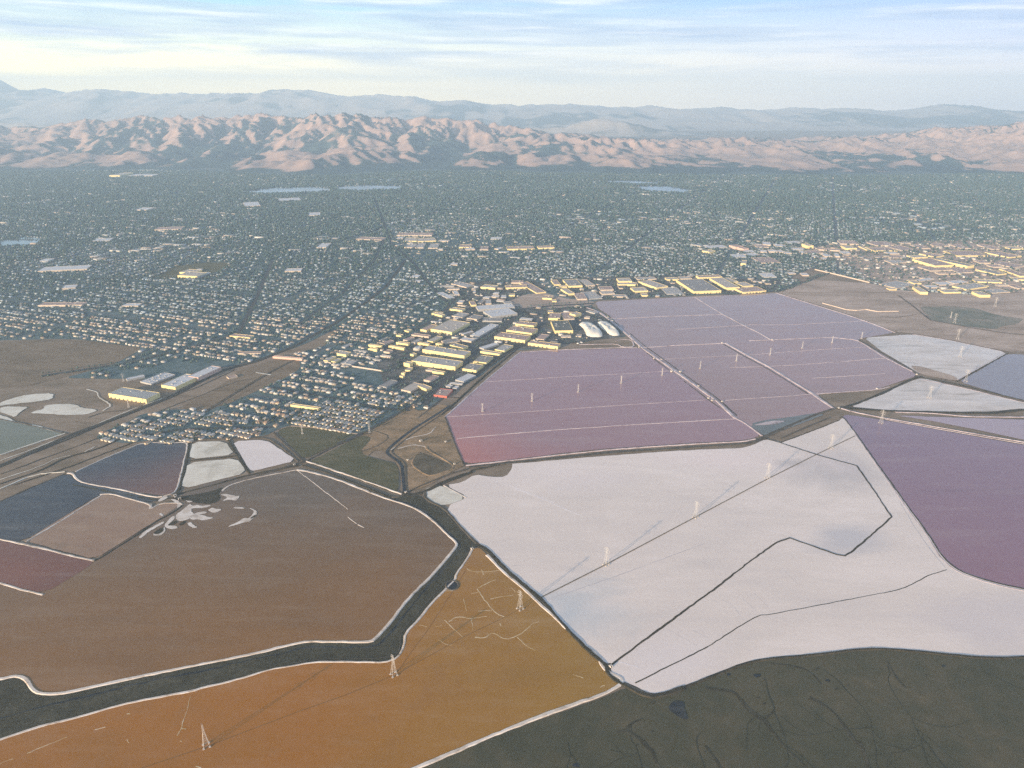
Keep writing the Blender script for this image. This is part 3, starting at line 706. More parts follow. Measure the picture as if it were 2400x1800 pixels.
    ('P', [(2004, 1018), (2033, 1058), (2072, 1114), (2131, 1198), (2170, 1250), (2200, 1300), (2221, 1323), (2250, 1343), (2294, 1359), (2349, 1374), (2400, 1384), (2600, 1424)], 1.6, 0.7, M_crust2, 'bright salt rim on the salt pan side of the purple pond'),
    ('P', [(1793, 1027), (1829, 1037), (1918, 1066), (2008, 1091), (2051, 1152), (2090, 1211), (2051, 1246), (1996, 1293), (1980, 1302), (1961, 1299), (1851, 1260), (1820, 1271), (1760, 1313), (1685, 1372), (1560, 1463), (1453, 1542), (1430, 1560)], 1.9, 0.9, M_darkdirt, 'zigzag dark bank crossing the white salt pan'),
    ('P', [(2219, 1335), (2176, 1348), (2129, 1374), (2098, 1384), (2035, 1396), (1882, 1425), (1800, 1441), (1779, 1441), (1730, 1470), (1659, 1515)], 0.9, 0.5, M_darkdirt, 'thin dark bank across the near part of the salt pan'),
    ('P', [(1659, 1515), (1600, 1545), (1489, 1600)], 1.0, 0.6, M_darkdirt, 'near end of the thin dark bank on the salt pan'),
    ('P', [(1829, 1037), (1900, 1011), (1968, 984)], 1.6, 0.8, M_darkdirt, 'dark line closing the top corner of the salt pan'),
    ('V1', [(0, 965), (250, 880), (480, 806)], 2.5, 1.0, M_pale, 'pale levee below the grey green pond'),
    ('V1', [(0, 700), (250, 750), (450, 800), (495, 808)], 2.0, 1.0, M_dirt, 'levee above the grey green pond'),
    ('V1', [(0, 1040), (250, 950), (500, 850), (760, 740), (930, 660)], 2.0, 1.0, M_rail, 'second track bed beside the railway'),
    ('V1', [(0, 1180), (150, 1130), (300, 1080), (480, 985), (700, 930), (1000, 800)], 3.0, 1.0, M_darkdirt, 'dark ditch line between the railway and the blue pond'),
    ('V1', [(0, 1215), (250, 1110), (480, 1090)], 2.2, 0.8, M_pale, 'pale track above the blue pond'),
]
for i, (vw, pts, w, h, m, lb) in enumerate(LEV):
    q = px(vw, pts)
    rim = m in (M_crust, M_crust2)
    ribbon('salt_bank' if rim else 'levee', q, w, h, 0.55 + 0.02 * (i % 9), m, lb, jit=0.7, jitw=0.32, slope=1.2, step=9, rnd='zigzag' not in lb)

# salt crusts that break the surface of the ponds
cr = [('V9', c) for c in ([(1215, 80), (1240, 95), (1310, 100), (1370, 95), (1420, 85)], [(1300, 85), (1310, 115)], [(1280, 190), (1330, 165), (1380, 145)],
      [(1275, 195), (1300, 240), (1350, 300), (1380, 335), (1430, 358)], [(1350, 255), (1410, 242), (1480, 235)], [(1110, 385), (1160, 355), (1230, 368), (1280, 362), (1330, 355)],
      [(1240, 370), (1248, 430)], [(1260, 475), (1320, 480), (1355, 450), (1380, 455), (1440, 490), (1500, 470), (1560, 430), (1590, 395), (1630, 385)], [(1505, 475), (1550, 520), (1610, 553)],
      [(1280, 325), (1360, 320)], [(1085, 375), (1130, 420), (1190, 475)], [(1240, 225), (1280, 215)], [(1050, 490), (1100, 520), (1130, 520)], [(1030, 415), (1070, 408)], [(940, 405), (985, 415)],
      [(1195, 255), (1215, 325)], [(1080, 208), (1135, 208)], [(1470, 190), (1495, 215)], [(1405, 395), (1412, 412)], [(1830, 690), (1885, 710)], [(1985, 765), (2000, 752), (2010, 755)])]
cr += [('V8', c) for c in ([(0, 1232), (100, 1195)], [(200, 1155), (330, 1100), (420, 1065), (500, 1035)], [(700, 980), (780, 960)], [(1410, 740), (1385, 840), (1360, 905)], [(1360, 905), (1345, 970), (1310, 1025)], [(1345, 970), (1380, 975)],
       [(940, 1050), (955, 1080)], [(1450, 1250), (1490, 1262)], [(940, 862), (965, 862)], [(1335, 1062), (1345, 1068)])]
for i, (vw, pts) in enumerate(cr):
    faint = i in (6, 10, 12, 13, 15, 17) or (vw == 'V8' and i % 3 == 0)
    ribbon('salt_vein', px(vw, pts), 0.45 if faint else 0.95, 0.10, 0.88, M_vein, 'thin crooked vein of salt crust showing on the orange pond', group='salt veins on the orange pond', jit=0.9, jitw=0.6, step=4)
for i, pts in enumerate((
        [(740, 680), (830, 620), (900, 560), (950, 520), (990, 560), (960, 640), (1010, 680), (960, 740), (860, 780), (760, 790), (720, 740)],
        [(960, 690), (1080, 650), (1180, 640), (1210, 660), (1100, 690), (1000, 720)], [(960, 560), (1060, 540), (1120, 560), (1240, 540), (1270, 555), (1150, 590), (1020, 590), (960, 600)],
        [(1210, 620), (1290, 580), (1330, 600), (1440, 610), (1350, 660), (1280, 660)], [(940, 720), (1060, 690), (1160, 700), (1230, 730), (1300, 730), (1280, 750), (1160, 780), (1060, 760), (960, 770)],
        [(900, 820), (960, 800), (1000, 850), (1070, 880), (1000, 900), (930, 860)], [(560, 840), (620, 760), (700, 700), (720, 740), (660, 800), (600, 850), (740, 860), (760, 900), (650, 915), (560, 880)],
        [(160, 1040), (230, 960), (330, 900), (420, 850), (540, 790), (560, 810), (440, 880), (330, 940), (250, 1010), (190, 1050)], [(380, 980), (520, 930), (560, 870), (575, 940), (500, 1010), (400, 1015)],
        [(450, 480), (520, 420), (590, 405), (610, 430), (540, 470), (480, 495)], [(640, 450), (740, 460), (820, 520), (800, 560), (740, 600), (760, 540), (700, 490)],
        [(870, 470), (960, 480), (990, 490), (920, 510)], [(1400, 390), (1480, 370), (1580, 390), (1660, 410), (1700, 400), (1690, 440), (1640, 480), (1560, 460), (1430, 485), (1520, 430), (1460, 400)],
        [(1590, 590), (1660, 570), (1760, 580), (1780, 600), (1680, 600)], [(1840, 590), (1900, 600), (1960, 630), (1970, 680), (1900, 750), (1850, 800), (1760, 810), (1640, 850), (1520, 880), (1560, 850), (1700, 790), (1760, 740), (1840, 750), (1900, 690), (1920, 630)],
        [(310, 600), (340, 540), (330, 520), (370, 525), (360, 580), (340, 605)], [(470, 680), (500, 665), (545, 705), (520, 720)], [(700, 400), (735, 405), (725, 430), (705, 430)], [(1420, 320), (1455, 290), (1540, 240), (1545, 250), (1470, 310), (1440, 340)])):
    sheet('salt_flat', px('S', pts), 1.22 + 0.01 * i, M_crust, 'ragged white salt patch at the pump corner of the brown pond', group='ragged salt patches at the pump corner', step=3.5, jit=1.0, rnd=True)
for i, pts in enumerate(([(420, 470), (560, 440), (900, 400), (1200, 350), (1480, 260), (1380, 370), (1420, 450), (1300, 530), (1100, 520), (900, 480), (820, 470), (700, 440)],
                         [(600, 850), (700, 780), (760, 790), (720, 830), (640, 860)], [(770, 840), (850, 785), (890, 790), (820, 860)], [(380, 980), (430, 930), (530, 880), (550, 930), (470, 990)], [(1860, 740), (1940, 690), (1950, 705), (1880, 755)])):
    sheet('mud_flat', px('S', pts), 1.15 if i == 0 else 1.45 + 0.01 * i, M_darkdirt, ['dark mud flat between the pump corner and the pale ponds', 'dark mud hole in the salt patches'][min(i, 1)], step=4, jit=1.2, group=None if i == 0 else 'dark mud holes in the salt patches')

# faint streaks of paler salt on the salt pan and darker lines in the orange pond
M_saltline = salt_mat('salt_line', [(0.3, (0.72, 0.66, 0.68)), (0.6, (0.84, 0.78, 0.80))], 0.03)
M_saltgrey = salt_mat('salt_line_grey', [(0.3, (0.44, 0.40, 0.41)), (0.6, (0.56, 0.51, 0.52))], 0.03)
for vw, pts, w, m in (('V10', [(20, 400), (200, 470), (440, 575)], 1.2, M_saltline), ('V10', [(700, 1525), (820, 1560)], 1.2, M_saltline), ('V10', [(230, 1120), (700, 960), (1240, 760)], 1.0, M_saltgrey),
                      ('V10', [(1360, 1120), (1440, 1165), (1480, 1225)], .5, M_saltgrey), ('V10', [(1490, 1110), (1580, 1195)], .5, M_saltgrey), ('V10', [(1570, 1080), (1660, 1170)], .4, M_saltgrey), ('V10', [(1740, 910), (1850, 1020)], .4, M_saltgrey),
                      ('V10', [(1000, 1310), (1200, 1420)], .5, M_saltgrey), ('V10', [(1170, 1320), (1270, 1370)], .5, M_saltgrey), ('V10', [(0, 905), (30, 897), (55, 900)], .8, M_saltgrey), ('V10', [(1630, 665), (1760, 690)], .9, M_saltline),
                      ('V11', [(870, 1100), (960, 1230), (1060, 1355)], 1.0, M_saltgrey), ('V11', [(790, 960), (870, 1100)], .8, M_saltgrey), ('V7', [(1720, 540), (1950, 620), (2212, 720)], .9, M_saltline)):
    ribbon('salt_streak', px(vw, pts), w, 0.08, 0.88, m, 'faint straight streak scraped in the surface of the salt pan', group='faint streaks on the salt pan', jit=0.5, jitw=0.4, step=6)
M_wake = plain('sunken_ditch_bed', (0.26, 0.115, 0.02), 0.6)
for pts, w, lb in (([(925, 1583), (1000, 1480), (1092, 1337)], 1.6, 'dark sunken ditch running up the orange pond from the middle pylon'),):
    ribbon('ditch', pts, w, 0.06, 0.88, M_wake, lb, jit=0.8)

# water thread and tracks inside the dark channel
ribbon('channel_water', px('V7', [(1010, 690), (1180, 745), (1300, 820), (1430, 940), (1520, 1030), (1480, 1110), (1390, 1210), (1290, 1320), (1200, 1420)]) + px('V9', [(830, 380), (740, 490), (690, 530), (500, 535), (300, 530), (150, 570), (0, 600)]) + px('V8', [(1900, 450), (1500, 545), (1100, 620), (700, 720), (350, 800), (0, 900)]) + [(-200, 1700)], 2.6, 0.06, 0.66, M_pool, 'thin dark water thread along the middle of the dark channel', jit=1.6, jitw=0.5, step=7)
ribbon('track', px('V7', [(1240, 700), (1390, 790), (1500, 905), (1600, 1010), (1585, 1050)]) + px('V9', [(1210, 30), (1140, 110), (1050, 200), (960, 300), (880, 390), (830, 460), (830, 540), (800, 585), (600, 600), (350, 600), (200, 625)]), 1.0, 0.08, 0.9, M_dirt, 'dirt track on the pond side of the dark channel', jit=0.8, jitw=0.4, step=7)
cp = [(1060 + 15 * math.cos(a), 1371 + 11 * math.sin(a)) for a in np.linspace(0, 6.28, 15)[:-1]]
sheet('marsh_pool', cp, 1.25, M_pool, 'round dark pool ringed by a bank beside the dark channel', step=3, jit=0.3)
ribbon('levee', cp + cp[:2], 1.6, 0.8, 0.9, M_dirt, 'small ring bank round the dark pool by the channel', step=4)
# tidal creeks branching over the near marsh
M_creek = ground_mat('creek_mud', [(0.3, (0.042, 0.042, 0.026)), (0.7, (0.066, 0.064, 0.040))], 0.03)
def creek_tree(x, y, a, ln, w, r, out, depth):
    pts = [(x, y)]
    for _ in range(int(ln / 9)):
        a += r.gauss(0, 0.20)
        x += math.cos(a) * 9; y += math.sin(a) * 9
        pts.append((x, y))
        if depth < 3 and r.random() < 0.13:
            creek_tree(x, y, a + r.choice([-1, 1]) * r.uniform(.5, 1.1), ln * r.uniform(.3, .55), w * .6, r, out, depth + 1)
    out.append((pts, w))
mz = random.Random(5)
MARSH_POLY = [(1500, 1650), (1700, 1600), (2000, 1545), (2420, 1560), (2420, 1820), (1050, 1820)]
for n_, (sx, sy, sa) in enumerate(((1790, 1590, 250), (1930, 1570, 262), (2080, 1560, 265), (2290, 1570, 270), (1480, 1700, 255), (1330, 1740, 250), (2150, 1720, 250), (1640, 1720, 240))):
    out = []
    x, y = unp(sx, sy)
    creek_tree(x, y, math.radians(sa + 20), mz.uniform(170, 330), mz.uniform(1.0, 1.7), mz, out, 0)
    parts_ = []
    for pts, w in out:
        if len(pts) > 2:
            parts_.append(ribbon_world(pts, w, 0.10, 0.56 + 0.006 * n_, 1.0, 0.5, seed=n_))
    link('creek', mesh('creek', *join_vf(parts_)), M_creek, kind='structure', label='branching dark tidal creek in the near marsh', group='creeks of the marsh')
# paved and dusty yards of the industrial blocks
M_yard = ground_mat('yard', [(0.34, (0.035, 0.045, 0.042)), (0.46, (0.075, 0.080, 0.075)), (0.54, (0.14, 0.135, 0.125)), (0.62, (0.26, 0.24, 0.22))], 0.018, (1, 2.0, 0.38), 6, 0.7, 0.35)
sheet('yard', [(880, 846), (960, 790), (1010, 757), (1060, 720), (1080, 700), (1020, 665), (1180, 657), (1240, 655), (1290, 672), (1230, 690), (1185, 712), (1240, 724), (1385, 717), (1430, 748), (1468, 788), (1310, 808), (1200, 820), (1130, 874), (1040, 930), (985, 930), (900, 900)], 0.62, M_yard, 'grey yards and lots between the industrial blocks')
sheet('yard', [(1300, 652), (1620, 645), (1640, 650), (1840, 655), (1822, 683), (1630, 690), (1396, 703), (1330, 698)], 0.62, M_yard, 'grey yards between the works behind the lilac ponds')
sheet('yard', [(1850, 580), (2060, 566), (2500, 560), (2700, 690), (2420, 683), (2290, 690), (2110, 678), (2035, 660), (1950, 620)], 0.62, M_tanfield, 'dusty yards of the eastern warehouse park')
for i, (vw, pts, w, m, lb) in enumerate((
        ('V1', [(0, 1010), (200, 940), (480, 830), (700, 745), (1000, 620), (1200, 550)], 2.5, M_pale, 'pale service track beside the railway'),
        ('V1', [(0, 1110), (300, 1000), (560, 905), (760, 830)], 2.5, M_darkdirt, 'dark drainage ditch left of the violet pond'),
        ('V1', [(0, 1150), (280, 1060), (420, 990), (600, 960), (700, 905)], 1.8, M_pale, 'thin pale footpath left of the violet pond'),
        ('V1', [(100, 1190), (500, 1060), (800, 945), (1050, 850)], 3.5, M_darkdirt, 'dark strip above the violet pond'),
        ('V1', [(1180, 640), (1500, 520), (1730, 430), (1900, 395)], 3.0, M_dirt, 'dirt track through the long lots by the railway'),
        ('V1', [(1200, 560), (1450, 470), (1740, 335)], 4.0, M_dirt, 'second dirt track by the long lots'),
        ('V1', [(1500, 660), (1700, 560), (1950, 430), (2030, 380)], 2.2, M_hillside, 'faint path along the first house rows'),
        ('V1', [(640, 480), (720, 500), (730, 540), (830, 600), (760, 640)], 3.0, M_pale, 'curved pale track left of the ribbed warehouse'),
        ('V1', [(650, 690), (760, 650), (900, 640), (1060, 600)], 3.0, M_dirt, 'track below the ribbed warehouse'),
        ('V2', [(1200, 1010), (1340, 900), (1400, 850), (1500, 860)], 3.0, M_dirt, 'track bending from the scrub land to the spur'),
        ('V7', [(1000, 330), (1130, 240), (1290, 210), (1330, 160)], 2.5, M_crust, 'sunlit pale track in the scrub land'),
        ('V7', [(1050, 320), (1090, 310), (1160, 290), (1240, 300), (1270, 320)], 2.0, M_crust, 'short pale track by the dark basin'),
        ('V7', [(880, 190), (1000, 230), (900, 300), (780, 340)], 2.0, M_dirt, 'looping path on the edge of the marsh triangle'),
        ('V5', [(860, 330), (1000, 340), (1250, 300), (1320, 340)], 3.0, M_darkdirt, 'dark shallow swale in the tan flat'),
        ('V5', [(0, 100), (300, 110), (600, 95), (1000, 105)], 3.5, M_hillside, 'faint track along the top of the tan flat'))):
    ribbon('track', px(vw, pts), w, 0.12, 0.9 + 0.013 * i, m, lb, jit=1.2, jitw=0.35, step=9)

# roads and railway
ROADS = [
    ('railway', 'P', [(-160, 1146), (0, 1092), (158, 1022), (269, 981), (400, 930), (519, 868), (600, 847), (695, 809), (790, 755), (850, 715), (905, 672), (950, 610)], 14, M_rail, 'railway bed running from the left edge past the long warehouses into town'),
    ('road', 'P', [(899, 821), (930, 793), (954, 779), (1007, 755), (1050, 722), (1075, 690)], 15, M_road, 'avenue along the north side of the industrial blocks'),
    ('road', 'P', [(995, 948), (1040, 895), (1122, 820), (1175, 776), (1207, 745), (1222, 724), (1300, 716), (1390, 711)], 17, M_road, 'wide dark avenue through the industrial blocks to the lilac ponds'),
    ('road', 'P', [(1045, 925), (1130, 868), (1190, 826), (1233, 798), (1262, 768), (1240, 737), (1222, 724)], 14, M_rail, 'railway spur beside the slanting shore of the mauve pond'),
    ('canal', 'V7', [(1440, 0), (1300, 90), (1170, 170), (1050, 260), (970, 330), (975, 360), (1080, 430), (1090, 540), (1100, 640)], 7, M_pool, 'dark narrow canal through the scrub land'),
    ('road', 'V7', [(1480, 0), (1330, 95), (1200, 180), (1070, 280), (1000, 340), (1030, 370), (1110, 425), (1110, 540), (1120, 640)], 3.5, M_dirt, 'dirt track right of the canal'),
    ('road', 'P', [(880, 470), (918, 571), (969, 617), (1003, 662), (1040, 700), (1080, 740)], 13, M_road, 'long straight avenue slanting through the middle of town'),
    ('road', 'P', [(330, 1020), (430, 1005), (540, 1002), (640, 1000)], 8, M_road, 'street between the first and second house rows'),
    ('road', 'P', [(480, 965), (560, 915), (640, 868), (700, 838)], 9, M_dirt, 'dirt road beside the oval brown lot'),
    ('road', 'P', [(790, 1040), (870, 1005), (965, 950), (1010, 925)], 9, M_road, 'perimeter road right of the mobile homes'),
    ('road', 'V2', [(0, 672), (110, 690)], 5, M_pale, 'pale straight track across the brown lot'),
    ('road', 'P', [(640, 908), (720, 922), (800, 936), (880, 955), (960, 962)], 9, M_road, 'cross street through the house rows'),
    ('road', 'V5', [(1030, 130), (1180, 240), (1300, 340), (1340, 365)], 5, M_dirt, 'track winding over the tan flat'),
    ('road', 'V5', [(1350, 365), (1700, 430), (2000, 480), (2212, 500)], 5, M_dirt, 'dark road crossing the right tan flat'),
    ('road', 'P', [(1700, 690), (1830, 682), (1900, 655), (1940, 640)], 9, M_road, 'road behind the large cream warehouses'),
    ('road', 'P', [(1240, 640), (1500, 622), (1700, 610), (1900, 600), (2100, 588)], 14, M_road, 'road along the near edge of the far house rows'),
    ('road', 'P', [(700, 760), (800, 690), (880, 610), (910, 540)], 11, M_road, 'slanting main road left of the straight avenue'),
    ('road', 'P', [(-200, 700), (100, 655), (350, 650), (640, 655), (900, 640)], 18, M_road, 'broad cross town road through the left suburbs'),
    ('freeway', 'P', [(-100, 560), (300, 565), (640, 572), (1000, 585), (1400, 573), (1900, 560), (2500, 545)], 22, M_road, 'long freeway crossing the whole town from left to right'),
    ('road', 'P', [(100, 880), (300, 850), (440, 815), (560, 780), (600, 700), (640, 610)], 15, M_road, 'road leaving the brown field towards the far suburbs'),
]
for i, (nm, vw, pts, w, m, lb) in enumerate(ROADS):
    ribbon(nm, px(vw, pts), w, 0.25, 0.95 + 0.03 * i, m, lb, jit=0.4, jitw=0.04, slope=1.0, step=18)

# the street grid of the suburbs, cut where it would leave the town
STREETS = []
for k_, (ang, off0, sp_) in enumerate(((math.radians(-22), 0, 430), (math.radians(68), 120, 520))):
    dx, dy = math.cos(ang), math.sin(ang)
    for i in range(-16, 17):
        ox, oy = -dy * (i * sp_ + off0) + 0, dx * (i * sp_ + off0) + 4800
        STREETS.append(((ox - dx * 7500, oy - dy * 7500), (ox + dx * 7500, oy + dy * 7500)))

# ------------------------------------------------------------------ hills: stream-carved height fields
def vnoise(nx, ny, cell, seed, ox=0.0, oy=0.0):
    """smooth value noise on a grid, cell = grid steps per noise cell (x, y)"""
    r = np.random.default_rng(seed)
    cx, cy = cell
    gx, gy = int(nx / cx) + 3, int(ny / cy) + 3
    g = r.random((gx, gy)) * 2 - 1
    u = np.arange(nx) / cx + ox % 1
    w = np.arange(ny) / cy + oy % 1
    i, j = u.astype(int), w.astype(int)
    fu, fw = u - i, w - j
    fu, fw = fu * fu * (3 - 2 * fu), fw * fw * (3 - 2 * fw)
    a = g[np.ix_(i, j)]; b = g[np.ix_(i + 1, j)]; c = g[np.ix_(i, j + 1)]; d_ = g[np.ix_(i + 1, j + 1)]
    fu = fu[:, None]; fw = fw[None, :]
    return (a * (1 - fu) + b * fu) * (1 - fw) + (c * (1 - fu) + d_ * fu) * fw


def carve(env, dx, seed, iters=28, k=1.0, m=0.5, uplift=0.02, rough=0.12):
    """stream-power erosion: env (nx, ny) is the uplifted surface; returns carved heights and drainage area"""
    nx, ny = env.shape
    nz = sum(vnoise(nx, ny, (c, c), seed + q) * a for q, (c, a) in enumerate(((24, 1.0), (12, 0.6), (6, 0.4), (3, 0.3))))
    z = env * (1 + rough * nz) + RNG.random(env.shape) * 2
    N_ = nx * ny
    idx = np.arange(N_).reshape(nx, ny)
    base = env <= 1.0
    up = env / (env.max() + 1e-9) * uplift
    offs = [(-1, 0, 1.0), (1, 0, 1.0), (0, -1, 1.0), (0, 1, 1.0), (-1, -1, 1.414), (1, 1, 1.414), (-1, 1, 1.414), (1, -1, 1.414)]
    for it in range(iters):
        z = z + up * 40.0
        z[base] = np.minimum(z[base], 0.5)
        best = np.zeros((nx, ny))
        rec = idx.copy()
        dist = np.ones((nx, ny))
        zp = np.pad(z, 1, mode='edge')
        ip = np.pad(idx, 1, mode='edge')
        for ax, ay, dd in offs:
            zz = zp[1 + ax:1 + ax + nx, 1 + ay:1 + ay + ny]
            ii = ip[1 + ax:1 + ax + nx, 1 + ay:1 + ay + ny]
            s = (z - zz) / dd
            upd = s > best
            best = np.where(upd, s, best)
            rec = np.where(upd, ii, rec)
            dist = np.where(upd, dd, dist)
        order = np.argsort(z.ravel(), kind='stable')
        recl = rec.ravel().tolist()
        A = [1.0] * N_
        ol = order.tolist()
        for i in reversed(ol):
            j = recl[i]
            if j != i:
                A[j] += A[i]
        Aa = np.array(A)
        f = (k * np.power(Aa, m) / dist.ravel()).tolist()
        zl = z.ravel().tolist()
        for i in ol:
            j = recl[i]
            if j != i and zl[i] > zl[j]:
                fi = f[i]
                zl[i] = (zl[i] + fi * zl[j]) / (1 + fi)
        z = np.array(zl).reshape(nx, ny)
    return z, np.array(A).reshape(nx, ny)


def blur(z, n=1):
    for _ in range(n):
        p = np.pad(z, 1, mode='edge')
        z = (p[1:-1, 1:-1] * 4 + p[:-2, 1:-1] + p[2:, 1:-1] + p[1:-1, :-2] + p[1:-1, 2:]) / 8
    return z


def wood_shade_extra(X, Y):  # extra woods that also put the blue canyon shade into the colour
    e = 1.0 * np.exp(-((X + 1250) / 1000.0) ** 2 - ((Y - 10300) / 1300.0) ** 2)
    e += 0.45 * np.exp(-((X + 4000) / 1700.0) ** 2 - ((Y - 10300) / 600.0) ** 2)
    e += 0.25 * np.exp(-((X + 1800) / 3000.0) ** 2 - ((Y - 11300) / 500.0) ** 2)
    return e


def terrain(name, x0, x1, y0, y1, step, envf, seed, label, m, iters, k, uplift, lerp=0.74, sm=1, rough=0.12, veg_bias=0.10, famp=1.0, lift=1.0):
    xs = np.arange(x0, x1, step)
    ys = np.arange(y0, y1, step)
    X, Y = np.meshgrid(xs, ys, indexing='ij')
    env = envf(X, Y)
    z, A = carve(env, step, seed, iters, k, 0.45, uplift, rough)
    # bring the ridges of the carved relief back up to the height of the range
    def locmax(q, w):
        for ax in (0, 1):
            p = np.pad(q, [(w, w) if k_ == ax else (0, 0) for k_ in (0, 1)], mode='edge')
            n_ = q.shape[ax]
            q = np.max([np.take(p, range(s_, s_ + n_), axis=ax) for s_ in range(0, 2 * w + 1, 2)], axis=0)
        return q
    def box(q, w):
        for ax in (0, 1):
            p = np.pad(q, [(w + 1, w) if k_ == ax else (0, 0) for k_ in (0, 1)], mode='edge')
            cs = np.cumsum(p, axis=ax)
            n_ = q.shape[ax]
            q = (np.take(cs, range(2 * w + 1, 2 * w + 1 + n_), axis=ax) - np.take(cs, range(0, n_), axis=ax)) / (2 * w + 1)
        return q
    w_ = max(4, int(420 / step) if step < 100 else 4)
    lm = box(locmax(z, w_), w_)
    le = box(env, max(2, w_ // 2))
    z = np.minimum(z * np.clip(le / (lm + 2.0), 0, 6), env * 1.12 + 2)
    z = env * (1 - lerp) * 0.97 + z * lerp
    z *= lift
    relief = np.clip(env / 150.0, 0, 1) * famp
    fine = sum((1 - np.abs(vnoise(*z.shape, (c, c * 2.2), seed + 70 + q)) * 2) * a_ for q, (c, a_) in enumerate(((11, 40.0), (5.4, 21.0), (2.7, 8.0))))
    z = np.maximum(z + relief * (fine - 20) * (step / 42.0) ** 0.5, 0) * (env > 1) + 0.0
    z = blur(z, sm) if sm else z
    gx, gy = np.gradient(z, step)
    # woodland keeps to gullies and to slopes turned away from the sun (north and east); its tone also paints in canyon shade
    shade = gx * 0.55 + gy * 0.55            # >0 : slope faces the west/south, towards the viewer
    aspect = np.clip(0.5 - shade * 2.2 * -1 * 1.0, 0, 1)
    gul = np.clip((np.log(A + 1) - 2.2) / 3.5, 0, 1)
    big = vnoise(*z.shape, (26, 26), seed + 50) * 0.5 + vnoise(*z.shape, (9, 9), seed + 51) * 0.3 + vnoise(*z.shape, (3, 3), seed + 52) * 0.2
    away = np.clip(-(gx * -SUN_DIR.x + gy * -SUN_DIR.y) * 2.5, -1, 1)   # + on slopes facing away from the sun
    veg = np.clip(0.36 + veg_bias + gul * 0.30 + away * 0.55 + big * 1.35 + wood_shade_extra(X, Y), 0, 1)
    if step < 60:
        veg = np.clip(veg + 0.75 * np.clip(1 - z / 42.0, 0, 1) + 0.25 * vnoise(*z.shape, (4, 4), seed + 60) * np.clip(1 - z / 90.0, 0, 1), 0, 1)
    nx, ny = z.shape
    V = np.stack([X.ravel(), Y.ravel(), (z - 0.8).ravel()], 1)
    ii = np.arange(nx * ny).reshape(nx, ny)
    q = np.stack([ii[:-1, :-1].ravel(), ii[1:, :-1].ravel(), ii[1:, 1:].ravel(), ii[:-1, 1:].ravel()], 1)
    me = big_mesh(name, V, q, smooth=True)
    a = me.attributes.new('veg', 'FLOAT', 'POINT')
    a.data.foreach_set('value', veg.ravel().astype(np.float32))
    return link(name, me, m, kind='structure', label=label)


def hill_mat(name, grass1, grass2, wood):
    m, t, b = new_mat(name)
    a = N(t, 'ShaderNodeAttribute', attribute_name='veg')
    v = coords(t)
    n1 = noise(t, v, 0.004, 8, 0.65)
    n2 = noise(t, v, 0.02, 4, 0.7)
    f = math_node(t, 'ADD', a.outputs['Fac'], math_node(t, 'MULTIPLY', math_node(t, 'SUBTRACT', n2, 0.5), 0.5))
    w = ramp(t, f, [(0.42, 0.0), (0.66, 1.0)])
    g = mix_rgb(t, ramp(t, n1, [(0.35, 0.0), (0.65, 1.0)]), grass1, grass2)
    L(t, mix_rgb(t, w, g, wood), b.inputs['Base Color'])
    b.inputs['Roughness'].default_value = 0.95
    b.inputs['Specular IOR Level'].default_value = 0.1
    return m


M_hill = hill_mat('dry_grass_hills', (0.50, 0.345, 0.285), (0.38, 0.27, 0.225), (0.050, 0.085, 0.092))  # woodland tone blued, with ridge shade painted in
M_far = hill_mat('far_hills', (0.50, 0.42, 0.36), (0.40, 0.34, 0.29), (0.08, 0.09, 0.08))


def at_dist(pxs, pys, Y):
    """photo pixel on the skyline -> world x and height, at distance Y along the view"""
    out = []
    for a, b_ in zip(pxs, pys):
        x = (a - 1200) / F_PX; y = (900 - b_) / F_PX
        dy, dz = CP + y * SP, -SP + y * CP
        out.append((x / dy * Y, CAM_H + dz / dy * Y))
    return np.array([o_[0] for o_ in out]), np.array([o_[1] for o_ in out])


def sstep(a, b_, x):
    t = np.clip((x - a) / (b_ - a), 0, 1)
    return t * t * (3 - 2 * t)


CR_X, CR_Z = at_dist([-900, -300, 0, 150, 330, 600, 900, 960, 1040, 1150, 1250, 1400, 1600, 1900, 2100, 2250, 2400, 2900, 3300], [292, 290, 288, 272, 262, 256, 255, 259, 264, 272, 296, 316, 326, 322, 312, 284, 272, 262, 262], 11800)
BS_X = np.array([-14000, -7000, -5400, -4000, -2500, -1700, -1200, -300, 300, 1500, 3500, 4200, 5200, 5800, 7000, 14000])
BS_Y = np.array([8600, 8600, 8350, 8500, 8000, 7900, 8300, 8450, 8150, 8000, 7900, 7950, 8100, 7600, 7300, 7300])


def front_env(X, Y):
    yb = np.interp(X, BS_X, BS_Y) + 170 * np.sin(X / 310.0) + 120 * np.sin(X / 137.0 + 1.3) + 90 * np.sin(X / 611.0 + 2.0)
    crest = np.interp(X, CR_X, CR_Z)
    foot = np.minimum(crest * 0.62, 235)
    t = Y - yb
    rise = foot * sstep(0, 1500, t) ** 0.8
    yc = 11800
    main = (crest - foot) * sstep(1600, yc - 8200, t)
    fall = 1 - sstep(yc + 300, yc + 3600, Y)
    # a deep canyon cuts the range a little left of the middle
    can = np.exp(-((X - (-1000 + (Y - 8400) * 0.16)) / 330.0) ** 2) * (1 - sstep(10200, 11700, Y))
    dip = np.exp(-((Y - 9900) / 420.0) ** 2) * 0.50 * sstep(-9000, -1500, -np.abs(X + 1800) )
    e = (rise + main) * fall * (1 - 0.80 * can) * (1 - dip)
    e[t < 0] = 0
    return e


terrain('hills', -12500, 12500, 7200, 15400, 38, front_env, 5, 'sunlit tan and rose foothills with blue shaded canyons behind the town', M_hill, 24, 1.1, 0.22, lerp=0.72, sm=0, rough=0.3, famp=1.15, lift=1.17)

